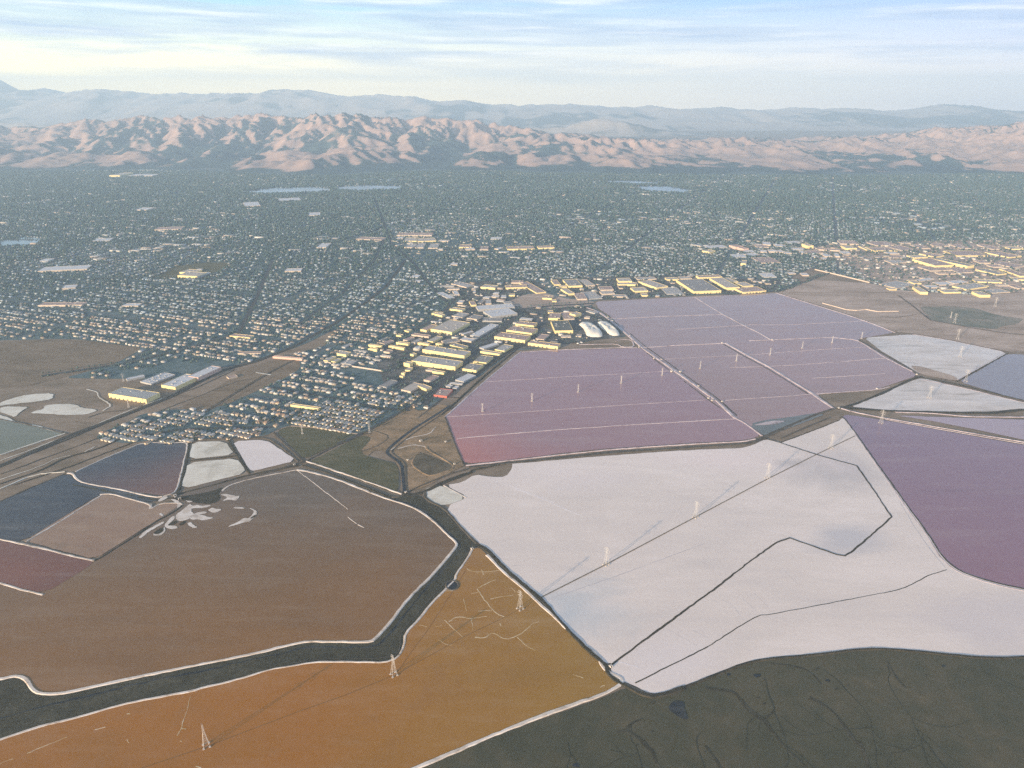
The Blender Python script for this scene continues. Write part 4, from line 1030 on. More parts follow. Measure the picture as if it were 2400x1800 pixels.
FR_X, FR_Z = at_dist([-1200, -500, 0, 200, 330, 500, 640, 780, 1000, 1150, 1250, 1400, 1600, 1700, 1850, 2050, 2200, 2400, 3000, 3600], [200, 200, 204, 203, 209, 208, 206, 212, 228, 236, 239, 243, 247, 250, 248, 253, 247, 256, 250, 250], 25500)


def far_env(X, Y):
    crest = np.interp(X, FR_X, FR_Z) * (1 + 0.03 * np.sin(X / 700.0))
    e = crest * sstep(18500, 25500, Y) * (1 - sstep(25900, 30500, Y))
    right = sstep(2500, 6500, X)
    e *= 1 - 0.0 * right
    return np.maximum(e, 0)


terrain('far_hills', -30000, 30000, 18500, 30400, 140, far_env, 23, 'hazy far mountain range along the skyline', M_far, 14, 0.9, 0.30, lerp=0.22, sm=0, rough=0.05, veg_bias=0.04, famp=1.1, lift=1.03)


def peak_env(X, Y):
    r_ = np.hypot(X + 16350, (Y - 24600) * 0.9)
    return np.maximum(0, 1560 * np.exp(-(r_ / 1900.0) ** 1.25) - 90)


terrain('mountain', -22500, -12500, 19500, 30000, 160, peak_env, 31, 'blue mountain peak at the far left end of the skyline', M_far, 8, 0.25, 0.25, sm=1, lerp=0.2, famp=0.7)


def mid_env(X, Y):
    e = 330 * np.exp(-((X - 1900) / 1500.0) ** 2 - ((Y - 17000) / 700.0) ** 2)
    e += 420 * np.exp(-((X - 12500) / 2600.0) ** 2 - ((Y - 16600) / 1000.0) ** 2)
    e += 260 * np.exp(-((X + 9500) / 6500.0) ** 2 - ((Y - 16900) / 900.0) ** 2)
    return np.maximum(e - 15, 0)


terrain('middle_hills', -17000, 17500, 15000, 19200, 110, mid_env, 41, 'low hazy hills in the valley between the foothills and the far range', M_far, 12, 0.35, 0.2, sm=1)

# ------------------------------------------------------------------ industrial buildings
def empty(name, loc, **props):
    o = bpy.data.objects.new(name, None)
    o.location = loc
    C.objects.link(o)
    for k, v in props.items():
        if v is not None:
            o[k] = v
    return o


ROOFS = {
    'pale': plain('pale_roof', (0.40, 0.375, 0.355), 0.7, 0.10, 0.05), 'white': plain('white_roof', (0.60, 0.585, 0.59), 0.6, 0.06, 0.05),
    'grey': plain('grey_roof', (0.28, 0.26, 0.245), 0.75, 0.15, 0.05), 'dark': plain('dark_roof', (0.13, 0.135, 0.12), 0.8, 0.2, 0.05),
    'cream': plain('cream_roof', (0.47, 0.405, 0.35), 0.7, 0.10, 0.05), 'rose': plain('rose_roof', (0.40, 0.285, 0.245), 0.7, 0.14, 0.05),
}
WALLS = {
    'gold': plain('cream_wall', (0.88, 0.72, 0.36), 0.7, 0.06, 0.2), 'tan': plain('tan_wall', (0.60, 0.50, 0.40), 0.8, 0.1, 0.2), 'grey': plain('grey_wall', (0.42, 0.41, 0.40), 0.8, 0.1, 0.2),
    'red': plain('red_wall', (0.55, 0.16, 0.12), 0.8, 0.1, 0.2), 'rose': plain('rose_wall', (0.66, 0.46, 0.38), 0.8, 0.1, 0.2),
}
M_door = plain('loading_door_paint', (0.16, 0.15, 0.14), 0.6)
M_unit = plain('roof_unit_metal', (0.40, 0.40, 0.40), 0.5)
M_sky = plain('skylight_panel', (0.62, 0.62, 0.60), 0.3)
FOOT = []                     # building footprints (cx, cy, half length, half depth, angle) kept free of houses
BLD = []

ROOF_RECT = []


def wall_ring(L_, D_, h, th=0.4):
    """four walls butted end to end, outer size L_ x D_, standing a parapet above the roof"""
    return join_vf([box_vf(0, -D_ / 2 + th / 2, 0, L_, th, h), box_vf(0, D_ / 2 - th / 2, 0, L_, th, h),
                    box_vf(-L_ / 2 + th / 2, 0, 0, th, D_ - 2 * th, h), box_vf(L_ / 2 - th / 2, 0, 0, th, D_ - 2 * th, h)])


def warehouse(vw, FL, FR, BL, h, roof='pale', wall='gold', area='', label=None, rib=0, units=None, kind='warehouse'):
    (ax, ay), (bx, by), (cx, cy) = [unp(*p, h) for p in px(vw, [FL, FR, BL])]
    ux, uy = bx - ax, by - ay
    Ln = math.hypot(ux, uy)
    ux, uy = ux / Ln, uy / Ln
    vx, vy = -uy, ux
    Dn = (cx - ax) * vx + (cy - ay) * vy
    Dn = max(Dn, 9.0)
    ox, oy = (ax + bx) / 2 + vx * Dn / 2, (ay + by) / 2 + vy * Dn / 2
    ang = math.atan2(uy, ux)
    FOOT.append((ox, oy, Ln / 2 + 5, Dn / 2 + 5, ang))
    r = random.Random(int(ox * 7 + oy))
    q = proj(ox, oy, h)
    e = empty(kind, (ox, oy, 0.5), category='warehouse' if kind == 'warehouse' else kind.replace('_', ' '), group='buildings of the ' + area if area else None)
    e.rotation_euler = (0, 0, ang)
    vs, fs = wall_ring(Ln, Dn, h)
    link('wall', mesh('wall', vs, fs), WALLS[wall], e)
    vs, fs = box_vf(0, 0, h - 1.3, Ln - 0.82, Dn - 0.82, 0.6)
    link('roof', mesh('roof', vs, fs), ROOFS[roof], e)
    wpx = abs(proj(bx, by, h)[0] - proj(ax, ay, h)[0])
    if Ln > 35 and Dn > 20:
        k = units if units is not None else min(7, max(2, int(Ln * Dn / 900)))
        for _ in range(k):
            sx, sy = r.uniform(2.5, 6), r.uniform(2, 4)
            vs, fs = box_vf(r.uniform(-.42, .42) * Ln, r.uniform(-.38, .38) * Dn, h - 0.697, sx, sy, r.uniform(1.2, 2.4))
            link('roof_unit', mesh('roof_unit', vs, fs), M_unit, e)
    if wpx > 40 and h > 7:
        n = min(14, int(Ln / 13))
        for i in range(n):
            if r.random() < 0.25:
                continue
            vs, fs = box_vf(-Ln / 2 + (i + .5) * Ln / n, -Dn / 2 - 0.12, 0.1, Ln / n * 0.32, 0.24, 3.6)
            link('loading_door', mesh('loading_door', vs, fs), M_door, e)
    if rib:
        for i in range(rib):
            vs, fs = box_vf(-Ln / 2 + (i + .5) * Ln / rib, 0, h - 0.697, Ln / rib * 0.30, Dn * 0.92, 0.35)
            link('skylight', mesh('skylight', vs, fs), M_sky, e)
    e['_x'] = float(q[0])
    BLD.append((e, label, area, Ln, Dn, roof, wall, float(q[0]), float(q[1]), kind))
    return e


W = warehouse
a = 'railway side'
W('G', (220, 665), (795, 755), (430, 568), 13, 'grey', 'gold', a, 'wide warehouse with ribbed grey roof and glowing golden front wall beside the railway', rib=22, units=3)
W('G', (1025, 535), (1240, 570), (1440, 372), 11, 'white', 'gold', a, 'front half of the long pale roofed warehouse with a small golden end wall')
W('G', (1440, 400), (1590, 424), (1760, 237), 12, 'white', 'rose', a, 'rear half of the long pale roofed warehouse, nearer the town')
W('G', (485, 432), (505, 456), (752, 375), 6, 'white', 'grey', a, 'narrow white roofed shed behind the ribbed warehouse')
W('G', (705, 480), (875, 520), (1040, 335), 5, 'white', 'grey', a, 'low white building with rows of dark roof units behind the ribbed warehouse', units=26)
a = 'lots by the brown field'
W('Q', (1395, 355), (1555, 382), (1500, 312), 8, 'cream', 'gold', a); W('Q', (1165, 472), (1240, 486), (1290, 400), 6, 'pale', 'gold', a)
W('Q', (1300, 490), (1370, 503), (1400, 440), 6, 'pale', 'gold', a); W('Q', (1462, 520), (1640, 547), (1560, 462), 6, 'pale', 'grey', a)
W('Q', (285, 408), (795, 450), (300, 392), 7, 'cream', 'rose', a, 'long thin sunlit building on the upper edge of the oval brown lot')
W('Q', (592, 1242), (1090, 1312), (600, 1226), 6, 'cream', 'gold', a, 'long thin golden building standing among the mobile home rows')
W('Q', (1940, 205), (2165, 235), (1950, 190), 8, 'cream', 'gold', a); W('Q', (1945, 270), (2085, 290), (1955, 257), 8, 'cream', 'gold', a)
W('Q', (1480, 240), (1540, 250), (1640, 185), 5, 'pale', 'grey', a); W('Q', (1680, 300), (1900, 332), (1700, 285), 6, 'pale', 'grey', a)
a = 'western blocks'
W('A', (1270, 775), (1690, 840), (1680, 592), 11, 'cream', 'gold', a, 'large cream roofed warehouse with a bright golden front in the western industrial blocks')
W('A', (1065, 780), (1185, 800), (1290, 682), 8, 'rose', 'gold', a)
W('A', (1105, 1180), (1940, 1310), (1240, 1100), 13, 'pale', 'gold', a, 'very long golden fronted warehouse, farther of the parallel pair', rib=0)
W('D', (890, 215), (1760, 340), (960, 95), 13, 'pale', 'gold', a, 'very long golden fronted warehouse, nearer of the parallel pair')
for p in (((740, 800), (830, 820), (790, 770), 6, 'cream'), ((580, 1040), (820, 1075), (610, 1015), 8, 'cream'), ((430, 1110), (735, 1160), (450, 1095), 8, 'cream'), ((30, 1090), (285, 1120), (40, 1078), 7, 'cream'),
          ((720, 985), (810, 1005), (800, 915), 6, 'rose'), ((880, 1035), (960, 1050), (1010, 960), 6, 'pale'), ((1010, 1045), (1230, 1085), (1030, 1028), 8, 'cream'), ((880, 885), (1230, 930), (925, 855), 6, 'rose'),
          ((1200, 1010), (1320, 1030), (1330, 900), 7, 'cream'), ((1370, 1060), (1490, 1085), (1400, 1045), 8, 'cream'), ((1650, 1090), (1920, 1160), (1730, 1045), 8, 'grey'), ((1480, 1010), (1565, 1060), (1650, 890), 5, 'grey'),
          ((1850, 980), (2080, 1020), (1905, 930), 6, 'white'), ((270, 1050), (350, 1075), (370, 960), 6, 'rose'), ((1880, 870), (1930, 885), (2020, 795), 6, 'white'), ((1290, 460), (1500, 508), (1345, 440), 8, 'cream'),
          ((1650, 372), (1900, 405), (1690, 335), 7, 'cream'), ((1690, 512), (1900, 542), (1830, 440), 6, 'pale'), ((1990, 555), (2190, 582), (2120, 485), 7, 'grey'), ((330, 1220), (450, 1240), (385, 1180), 6, 'rose'),
          ((1340, 650), (1380, 655), (1480, 590), 4, 'white'), ((1470, 690), (1500, 695), (1620, 600), 4, 'white'), ((580, 895), (680, 910), (620, 870), 6, 'cream'), ((240, 1000), (270, 1006), (330, 930), 5, 'pale'),
          ((20, 1170), (190, 1185), (40, 1158), 6, 'cream'), ((860, 1270), (930, 1290), (900, 1240), 7, 'cream'), ((260, 1305), (460, 1335), (290, 1285), 5, 'white')):
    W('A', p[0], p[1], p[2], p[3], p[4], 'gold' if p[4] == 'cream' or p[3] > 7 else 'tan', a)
W('B', (120, 582), (240, 600), (370, 432), 7, 'white', 'grey', a, 'clean white roofed warehouse set slanting beside the wide avenue')
for p in (((245, 715), (385, 745), (325, 562), 6, 'grey', 'grey'), ((680, 790), (870, 830), (882, 638), 6, 'cream', 'tan'), ((1010, 715), (1185, 785), (1050, 650), 7, 'cream', 'gold'), ((1130, 592), (1265, 622), (1230, 482), 6, 'rose', 'tan'),
          ((1300, 425), (1530, 460), (1330, 398), 7, 'cream', 'gold'), ((1762, 592), (1930, 635), (1930, 452), 6, 'white', 'grey'), ((1905, 372), (2180, 412), (2050, 262), 8, 'grey', 'gold'), ((1645, 667), (1900, 690), (1690, 650), 5, 'white', 'grey'),
          ((1565, 715), (1660, 740), (1612, 685), 5, 'white', 'grey'), ((1705, 757), (1790, 770), (1762, 715), 5, 'white', 'grey'), ((730, 255), (850, 280), (790, 222), 12, 'cream', 'gold'), ((1170, 398), (1330, 420), (1200, 370), 5, 'pale', 'tan'),
          ((680, 460), (745, 470), (700, 445), 6, 'cream', 'gold'), ((650, 515), (715, 535), (665, 498), 5, 'cream', 'gold'), ((20, 165), (260, 215), (50, 150), 5, 'pale', 'grey'), ((40, 240), (120, 262), (60, 228), 6, 'white', 'grey'),
          ((760, 400), (860, 410), (800, 345), 5, 'cream', 'gold'), ((2115, 240), (2200, 250), (2130, 220), 7, 'cream', 'gold')):
    W('D', p[0], p[1], p[2], p[3], p[4], p[5], 'north of the mauve pond')
W('D', (1330, 895), (1590, 925), (1500, 775), 6, 'rose', 'red', 'north of the mauve pond', 'low building with a red front wall near the railway spur')
a = 'by the mauve pond corner'
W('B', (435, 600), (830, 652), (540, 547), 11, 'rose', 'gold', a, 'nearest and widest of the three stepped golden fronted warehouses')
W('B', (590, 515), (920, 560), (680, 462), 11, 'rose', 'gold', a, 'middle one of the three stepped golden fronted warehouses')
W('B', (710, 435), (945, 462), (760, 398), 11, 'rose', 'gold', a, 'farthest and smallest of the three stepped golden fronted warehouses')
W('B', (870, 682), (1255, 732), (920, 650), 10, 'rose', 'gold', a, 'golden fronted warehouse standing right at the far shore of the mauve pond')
W('B', (1220, 527), (1455, 522), (1065, 398), 11, 'dark', 'gold', a, 'warehouse with a dark green roof and pale parapet above the mauve pond', units=9)
for p in (((760, 372), (920, 387), (785, 355), 5, 'white', 'grey'), ((970, 627), (1080, 640), (1030, 567), 6, 'rose', 'tan'), ((280, 397), (530, 402), (320, 357), 5, 'grey', 'grey'), ((1135, 362), (1285, 367), (1115, 292), 8, 'rose', 'gold'),
          ((1410, 302), (1485, 322), (1425, 262), 11, 'cream', 'gold'), ((1345, 375), (1475, 370), (1290, 290), 6, 'rose', 'tan'), ((250, 792), (500, 830), (290, 772), 7, 'cream', 'gold'), ((440, 767), (565, 790), (510, 692), 7, 'pale', 'gold'),
          ((240, 740), (300, 760), (350, 652), 6, 'white', 'grey'), ((30, 1017), (195, 1045), (130, 955), 7, 'grey', 'gold'), ((165, 922), (330, 942), (285, 845), 7, 'grey', 'gold'), ((1300, 605), (1430, 605), (1310, 585), 4, 'pale', 'tan'), ((1490, 595), (1560, 600), (1500, 575), 4, 'pale', 'tan'),
          ((1130, 290), (1200, 290), (1110, 265), 5, 'cream', 'gold'), ((1300, 330), (1340, 335), (1290, 300), 5, 'cream', 'gold'), ((1620, 270), (1740, 300), (1630, 250), 5, 'pale', 'grey'), ((1600, 355), (1670, 360), (1610, 338), 5, 'pale', 'tan')):
    W('B', p[0], p[1], p[2], p[3], p[4], p[5], a)
W('B', (230, 252), (700, 220), (198, 205), 9, 'white', 'grey', a, 'long white roofed warehouse, farther of the twin white pair by the avenue')
W('B', (405, 345), (735, 302), (262, 275), 9, 'white', 'grey', a, 'broad white roofed warehouse, nearer of the twin white pair by the avenue')
a = 'behind the lilac ponds'
W('R', (1420, 217), (1682, 207), (1215, 106), 12, 'grey', 'gold', a, 'largest grey roofed warehouse with bright edges behind the lilac ponds', units=12)
W('R', (1730, 182), (1860, 177), (1540, 90), 12, 'cream', 'gold', a, 'slanting cream roofed warehouse right of the largest grey one')
for p in (((1470, 84), (1690, 76), (1450, 64), 9, 'rose', 'gold'), ((1790, 127), (1845, 123), (1700, 88), 8, 'cream', 'gold'), ((1890, 167), (1990, 160), (1840, 130), 8, 'cream', 'gold'), ((1890, 225), (2115, 210), (1830, 183), 8, 'rose', 'gold'),
          ((1060, 182), (1170, 167), (970, 110), 9, 'cream', 'gold'), ((1160, 242), (1320, 240), (1065, 180), 4, 'pale', 'grey'), ((880, 102), (1060, 96), (850, 84), 5, 'pale', 'tan'), ((215, 165), (350, 160), (155, 105), 9, 'grey', 'gold'),
          ((80, 152), (140, 150), (40, 108), 7, 'rose', 'gold'), ((215, 240), (275, 235), (180, 188), 8, 'cream', 'gold'), ((300, 290), (395, 288), (225, 235), 6, 'rose', 'tan'), ((390, 162), (470, 157), (335, 104), 6, 'cream', 'tan'),
          ((700, 120), (825, 118), (690, 90), 9, 'cream', 'gold'), ((690, 150), (880, 150), (680, 132), 8, 'cream', 'gold'), ((520, 202), (650, 200), (490, 170), 6, 'rose', 'tan'), ((540, 242), (660, 237), (520, 215), 6, 'cream', 'tan'),
          ((850, 215), (980, 210), (830, 180), 7, 'cream', 'gold'), ((1160, 102), (1275, 100), (1140, 84), 7, 'cream', 'gold'), ((1290, 95), (1400, 92), (1285, 76), 6, 'pale', 'tan'), ((640, 265), (780, 268), (620, 245), 5, 'pale', 'tan'), ((920, 255), (980, 255), (915, 235), 6, 'cream', 'gold'),
          ((130, 172), (200, 172), (110, 158), 5, 'cream', 'gold'), ((410, 290), (540, 283), (400, 220), 3.5, 'pale', 'grey'), ((0, 285), (55, 282), (0, 265), 6, 'cream', 'gold'), ((60, 310), (100, 310), (60, 295), 5, 'cream', 'gold'), ((700, 185), (760, 185), (690, 160), 5, 'dark', 'tan')):
    W('R', p[0], p[1], p[2], p[3], p[4], p[5], a)
a = 'beyond the twin white warehouses'
for p in (((1370, 327), (1742, 317), (1285, 287), 8, 'rose', 'gold'), ((1460, 237), (1670, 237), (1450, 205), 7, 'rose', 'tan'), ((1900, 417), (2065, 400), (1790, 215), 5, 'rose', 'gold'), ((930, 312), (1180, 332), (965, 268), 9, 'cream', 'gold'),
          ((690, 320), (835, 285), (590, 215), 5, 'pale', 'tan'), ((350, 352), (565, 352), (345, 328), 6, 'pale', 'tan'), ((230, 307), (475, 302), (222, 288), 5, 'pale', 'grey'), ((380, 512), (485, 495), (270, 400), 5, 'white', 'grey'), ((490, 447), (570, 442), (440, 382), 7, 'white', 'tan'),
          ((1110, 482), (1245, 487), (1108, 455), 6, 'white', 'tan'), ((1420, 457), (1525, 457), (1415, 433), 6, 'cream', 'gold'), ((1280, 492), (1375, 492), (1270, 458), 5, 'white', 'grey'), ((770, 627), (860, 622), (715, 560), 7, 'rose', 'gold'), ((1020, 602), (1120, 600), (970, 538), 5, 'pale', 'tan'),
          ((520, 582), (620, 587), (512, 540), 6, 'white', 'tan'), ((2000, 502), (2160, 512), (1960, 458), 7, 'rose', 'gold'), ((870, 595), (940, 600), (830, 520), 5, 'grey', 'tan'), ((1200, 550), (1330, 560), (1190, 530), 5, 'white', 'grey'), ((1360, 600), (1480, 590), (1360, 565), 4, 'pale', 'grey'),
          ((90, 775), (270, 780), (130, 745), 7, 'cream', 'gold'), ((970, 495), (1080, 505), (960, 470), 5, 'white', 'grey'), ((800, 405), (845, 405), (790, 375), 5, 'white', 'grey'), ((2010, 260), (2110, 240), (1960, 260), 5, 'pale', 'grey'), ((1145, 425), (1240, 430), (1140, 400), 5, 'white', 'grey')):
    W('E', p[0], p[1], p[2], p[3], p[4], p[5], a)
a = 'mid town'
for p in (((160, 117), (620, 117), (150, 88), 8, 'rose', 'tan'), ((250, 192), (420, 192), (262, 148), 7, 'cream', 'gold'), ((440, 197), (680, 187), (430, 160), 7, 'cream', 'gold'), ((260, 272), (365, 277), (212, 220), 6, 'pale', 'tan'), ((400, 277), (510, 277), (368, 224), 6, 'pale', 'tan'),
          ((570, 282), (695, 282), (515, 230), 6, 'pale', 'tan'), ((700, 302), (760, 302), (678, 285), 7, 'white', 'tan'), ((970, 272), (1130, 272), (948, 238), 9, 'rose', 'gold'), ((1060, 302), (1180, 297), (1052, 283), 7, 'white', 'tan'), ((1240, 302), (1350, 302), (1238, 262), 6, 'rose', 'tan'),
          ((1600, 297), (1950, 292), (1560, 262), 8, 'rose', 'gold'), ((2000, 282), (2210, 277), (1985, 258), 8, 'rose', 'gold'), ((1430, 290), (1480, 298), (1420, 262), 6, 'white', 'tan'), ((700, 190), (830, 196), (690, 176), 7, 'white', 'tan'), ((160, 160), (240, 160), (155, 140), 6, 'white', 'tan'),
          ((1380, 165), (1530, 165), (1400, 142), 6, 'white', 'grey'), ((340, 660), (440, 665), (350, 628), 5, 'white', 'grey'), ((400, 715), (465, 718), (398, 698), 5, 'white', 'grey'), ((860, 500), (950, 500), (862, 478), 6, 'white', 'tan')):
    W('J', p[0], p[1], p[2], p[3], p[4], p[5], a)
a = 'eastern warehouse park'
W('H', (1060, 347), (1305, 336), (820, 258), 13, 'rose', 'gold', a, 'left one of the two bright yellow edged warehouses at the far right')
W('H', (1480, 352), (1570, 340), (1108, 245), 13, 'grey', 'gold', a, 'right one of the two bright yellow edged warehouses at the far right')
for p in (((1060, 232), (1180, 215), (930, 180), 8, 'rose', 'gold'), ((780, 242), (970, 235), (732, 213), 8, 'cream', 'gold'), ((1350, 217), (1745, 215), (1225, 155), 8, 'rose', 'gold'), ((2020, 238), (2190, 222), (1752, 168), 8, 'rose', 'gold'), ((1000, 412), (1290, 400), (770, 362), 7, 'rose', 'gold'), ((1110, 452), (1340, 450), (1082, 430), 7, 'rose', 'gold'),
          ((1380, 437), (1570, 430), (1250, 372), 6, 'rose', 'tan'), ((1865, 460), (1990, 447), (1650, 388), 8, 'grey', 'gold'), ((790, 577), (885, 575), (660, 538), 7, 'cream', 'gold'), ((870, 687), (970, 690), (822, 622), 11, 'cream', 'gold'), ((1180, 692), (1400, 690), (1120, 655), 8, 'cream', 'gold'), ((1470, 655), (1760, 612), (1320, 605), 8, 'pale', 'gold'),
          ((1640, 727), (1780, 727), (1578, 682), 11, 'cream', 'gold'), ((1800, 700), (2035, 688), (1700, 655), 5, 'pale', 'tan'), ((1590, 552), (1930, 565), (1530, 518), 7, 'cream', 'gold'), ((270, 152), (570, 150), (240, 105), 8, 'rose', 'gold'), ((200, 150), (240, 150), (85, 92), 8, 'cream', 'gold'), ((290, 82), (560, 76), (240, 35), 7, 'rose', 'tan'),
          ((620, 147), (810, 135), (520, 90), 6, 'rose', 'tan'), ((460, 192), (600, 190), (440, 168), 7, 'white', 'tan'), ((880, 122), (1000, 120), (780, 73), 6, 'rose', 'tan'), ((1080, 95), (1240, 92), (1030, 55), 6, 'rose', 'tan'), ((1400, 122), (1520, 122), (1290, 65), 7, 'rose', 'tan'), ((1800, 132), (1940, 130), (1700, 75), 7, 'rose', 'tan'),
          ((2050, 130), (2210, 128), (2010, 98), 8, 'cream', 'gold'), ((1640, 310), (1780, 312), (1580, 275), 7, 'rose', 'gold'), ((1800, 362), (1960, 362), (1780, 328), 7, 'rose', 'gold'), ((2080, 370), (2230, 350), (1940, 285), 6, 'rose', 'tan'), ((500, 312), (700, 305), (490, 275), 5, 'pale', 'tan'), ((570, 640), (800, 592), (390, 575), 4, 'pale', 'tan'),
          ((470, 657), (565, 657), (460, 635), 5, 'cream', 'gold'), ((870, 550), (1050, 520), (850, 525), 5, 'white', 'tan'), ((1120, 595), (1300, 590), (1060, 560), 5, 'white', 'grey'), ((1320, 580), (1500, 560), (1290, 540), 5, 'white', 'grey'), ((2160, 480), (2290, 480), (2112, 385), 9, 'rose', 'gold'), ((2090, 525), (2260, 530), (2060, 498), 8, 'cream', 'gold'),
          ((2120, 640), (2230, 640), (2105, 590), 7, 'rose', 'gold'), ((830, 670), (850, 670), (765, 645), 7, 'cream', 'gold'), ((960, 630), (1130, 630), (930, 600), 5, 'white', 'tan'), ((1880, 605), (2100, 605), (1870, 590), 5, 'pale', 'tan'), ((500, 245), (690, 240), (500, 215), 5, 'rose', 'tan'), ((640, 60), (760, 58), (620, 42), 5, 'cream', 'tan')):
    W('H', p[0], p[1], p[2], p[3] if p[3] > 10 else p[3] * 0.72, p[4], p[5] if p[3] > 7 or p[4] == 'cream' else 'tan', a)
a = 'above the lilac ponds'
for p in (((30, 262), (125, 280), (20, 230), 11, 'cream', 'gold'), ((110, 227), (360, 215), (90, 198), 6, 'white', 'grey'), ((380, 192), (470, 215), (372, 158), 14, 'rose', 'rose'), ((480, 217), (570, 240), (475, 192), 13, 'rose', 'rose'), ((1320, 172), (1400, 200), (1325, 145), 16, 'cream', 'gold'), ((1150, 162), (1320, 157), (1150, 140), 7, 'white', 'grey'),
          ((820, 182), (925, 187), (815, 148), 9, 'white', 'tan'), ((750, 217), (900, 217), (745, 180), 6, 'rose', 'tan'), ((1000, 207), (1115, 207), (1000, 180), 7, 'white', 'tan'), ((530, 427), (600, 432), (530, 385), 11, 'cream', 'gold'), ((800, 420), (1050, 415), (760, 350), 5, 'rose', 'tan'), ((830, 602), (1000, 602), (745, 555), 5, 'white', 'grey'),
          ((1160, 562), (1250, 560), (1150, 542), 5, 'white', 'tan'), ((1330, 580), (1420, 582), (1300, 552), 5, 'white', 'tan'), ((690, 662), (830, 680), (670, 648), 4, 'white', 'tan'), ((900, 272), (1010, 275), (890, 250), 7, 'white', 'tan'), ((1040, 280), (1110, 277), (1020, 255), 6, 'white', 'tan'), ((1110, 297), (1200, 295), (1100, 278), 6, 'white', 'tan'),
          ((1530, 245), (1820, 262), (1500, 222), 6, 'rose', 'tan'), ((1380, 297), (1600, 292), (1370, 262), 5, 'rose', 'tan'), ((1830, 170), (2060, 178), (1835, 130), 7, 'rose', 'tan'), ((1900, 232), (2040, 232), (1895, 198), 10, 'cream', 'gold'), ((570, 277), (710, 280), (580, 252), 5, 'white', 'grey'), ((780, 275), (870, 280), (780, 252), 6, 'white', 'tan'),
          ((680, 330), (780, 310), (700, 282), 5, 'white', 'tan'), ((440, 345), (620, 345), (430, 310), 4, 'white', 'grey'), ((1210, 245), (1360, 248), (1215, 225), 6, 'white', 'grey'), ((1300, 290), (1360, 292), (1290, 265), 7, 'white', 'tan'), ((1630, 335), (1720, 335), (1600, 300), 6, 'white', 'tan'), ((1450, 340), (1530, 345), (1440, 320), 6, 'white', 'tan'),
          ((1590, 372), (1660, 375), (1580, 350), 5, 'white', 'tan'), ((1760, 335), (1820, 338), (1730, 295), 6, 'white', 'tan'), ((1830, 295), (1960, 300), (1830, 270), 6, 'white', 'tan')):
    W('I', p[0], p[1], p[2], p[3], p[4], p[5], a)
a = 'far left suburbs'
W('K', (920, 587), (1020, 592), (945, 566), 12, 'cream', 'gold', a, 'golden fronted building alone on the olive field')
W('K', (1000, 592), (1025, 594), (1068, 570), 10, 'white', 'grey', a, 'white roofed wing behind the lone golden building on the olive field')
W('K', (930, 570), (1000, 575), (958, 553), 9, 'cream', 'gold', a, 'small golden building farther back on the olive field')
for p in (((195, 565), (450, 553), (200, 546), 8, 'white', 'tan'), ((195, 742), (425, 740), (197, 728), 7, 'rose', 'tan'), ((565, 68), (620, 68), (565, 54), 24, 'cream', 'gold'), ((1475, 565), (1560, 563), (1480, 552), 7, 'white', 'tan'), ((1640, 442), (1690, 442), (1635, 420), 9, 'white', 'tan'), ((1845, 398), (1980, 403), (1845, 386), 9, 'rose', 'tan'),
          ((200, 512), (250, 512), (200, 500), 8, 'white', 'grey'), ((480, 408), (570, 405), (480, 396), 8, 'white', 'grey'), ((1270, 228), (1350, 224), (1290, 208), 12, 'white', 'tan'), ((630, 745), (715, 745), (640, 732), 7, 'white', 'tan'), ((700, 247), (765, 247), (700, 236), 10, 'white', 'tan'), ((660, 70), (790, 70), (662, 62), 12, 'white', 'tan'), ((800, 350), (940, 346), (805, 338), 10, 'rose', 'tan'),
          ((1450, 200), (1560, 195), (1455, 188), 10, 'white', 'grey'), ((320, 655), (390, 650), (325, 640), 7, 'white', 'tan'), ((1010, 560), (1040, 560), (1010, 553), 7, 'white', 'grey'), ((1600, 276), (1660, 274), (1600, 262), 9, 'white', 'tan')):
    W('K', p[0], p[1], p[2], p[3], p[4], p[5], a)
for p in (((1700, 85), (1850, 100), (1720, 68), 6, 'rose', 'gold'), ((1760, 215), (1930, 215), (1770, 203), 5, 'rose', 'tan'), ((1695, 400), (1760, 385), (1740, 372), 4, 'rose', 'tan')):
    W('V1', p[0], p[1], p[2], p[3], p[4], p[5], 'beside the railway')

# labels: the hand-written ones, else look and size, then the place of each among its like
ROOFW = {'pale': 'pale grey', 'white': 'white', 'grey': 'dull grey', 'dark': 'dark', 'cream': 'cream', 'rose': 'rosy tan'}
ORD = ['leftmost', 'second from the left', 'third from the left', 'fourth from the left', 'fifth from the left', 'sixth from the left', 'seventh from the left', 'eighth from the left', 'ninth from the left', 'tenth from the left', 'eleventh from the left', 'twelfth from the left', 'thirteenth from the left']
buckets = {}
for t_ in BLD:
    e, lb, ar, Ln, Dn, rf, wl, qx, qy, kd = t_
    if lb:
        e['label'] = lb
        continue
    sz = 'long thin' if Ln > 3.2 * Dn else 'large' if Ln * Dn > 5500 else 'small' if Ln * Dn < 1500 else 'mid sized'
    w_ = {'gold': 'sunlit', 'tan': 'tan walled', 'grey': 'grey walled', 'red': 'red walled', 'rose': 'rose walled'}[wl]
    buckets.setdefault((sz, ROOFW[rf], w_, ar), []).append(t_)
for (sz, rf, w_, ar), lst in buckets.items():
    lst.sort(key=lambda q_: q_[7])
    n_ = len(lst)
    for i, t_ in enumerate(lst):
        pos = '' if n_ == 1 else (ORD[i] if i < (n_ + 1) // 2 or n_ - 1 - i >= len(ORD) else (['rightmost'] + [o_.replace('left', 'right') for o_ in ORD[1:]])[n_ - 1 - i])
        t_[0]['label'] = ' '.join(f"{pos} {sz} {w_} block, {rf} roof, {ar}".split()) if n_ > 1 else f"{sz} {w_} block with {rf} roof, {ar}"
for t_ in BLD:
    if '_x' in t_[0]:
        del t_[0]['_x']

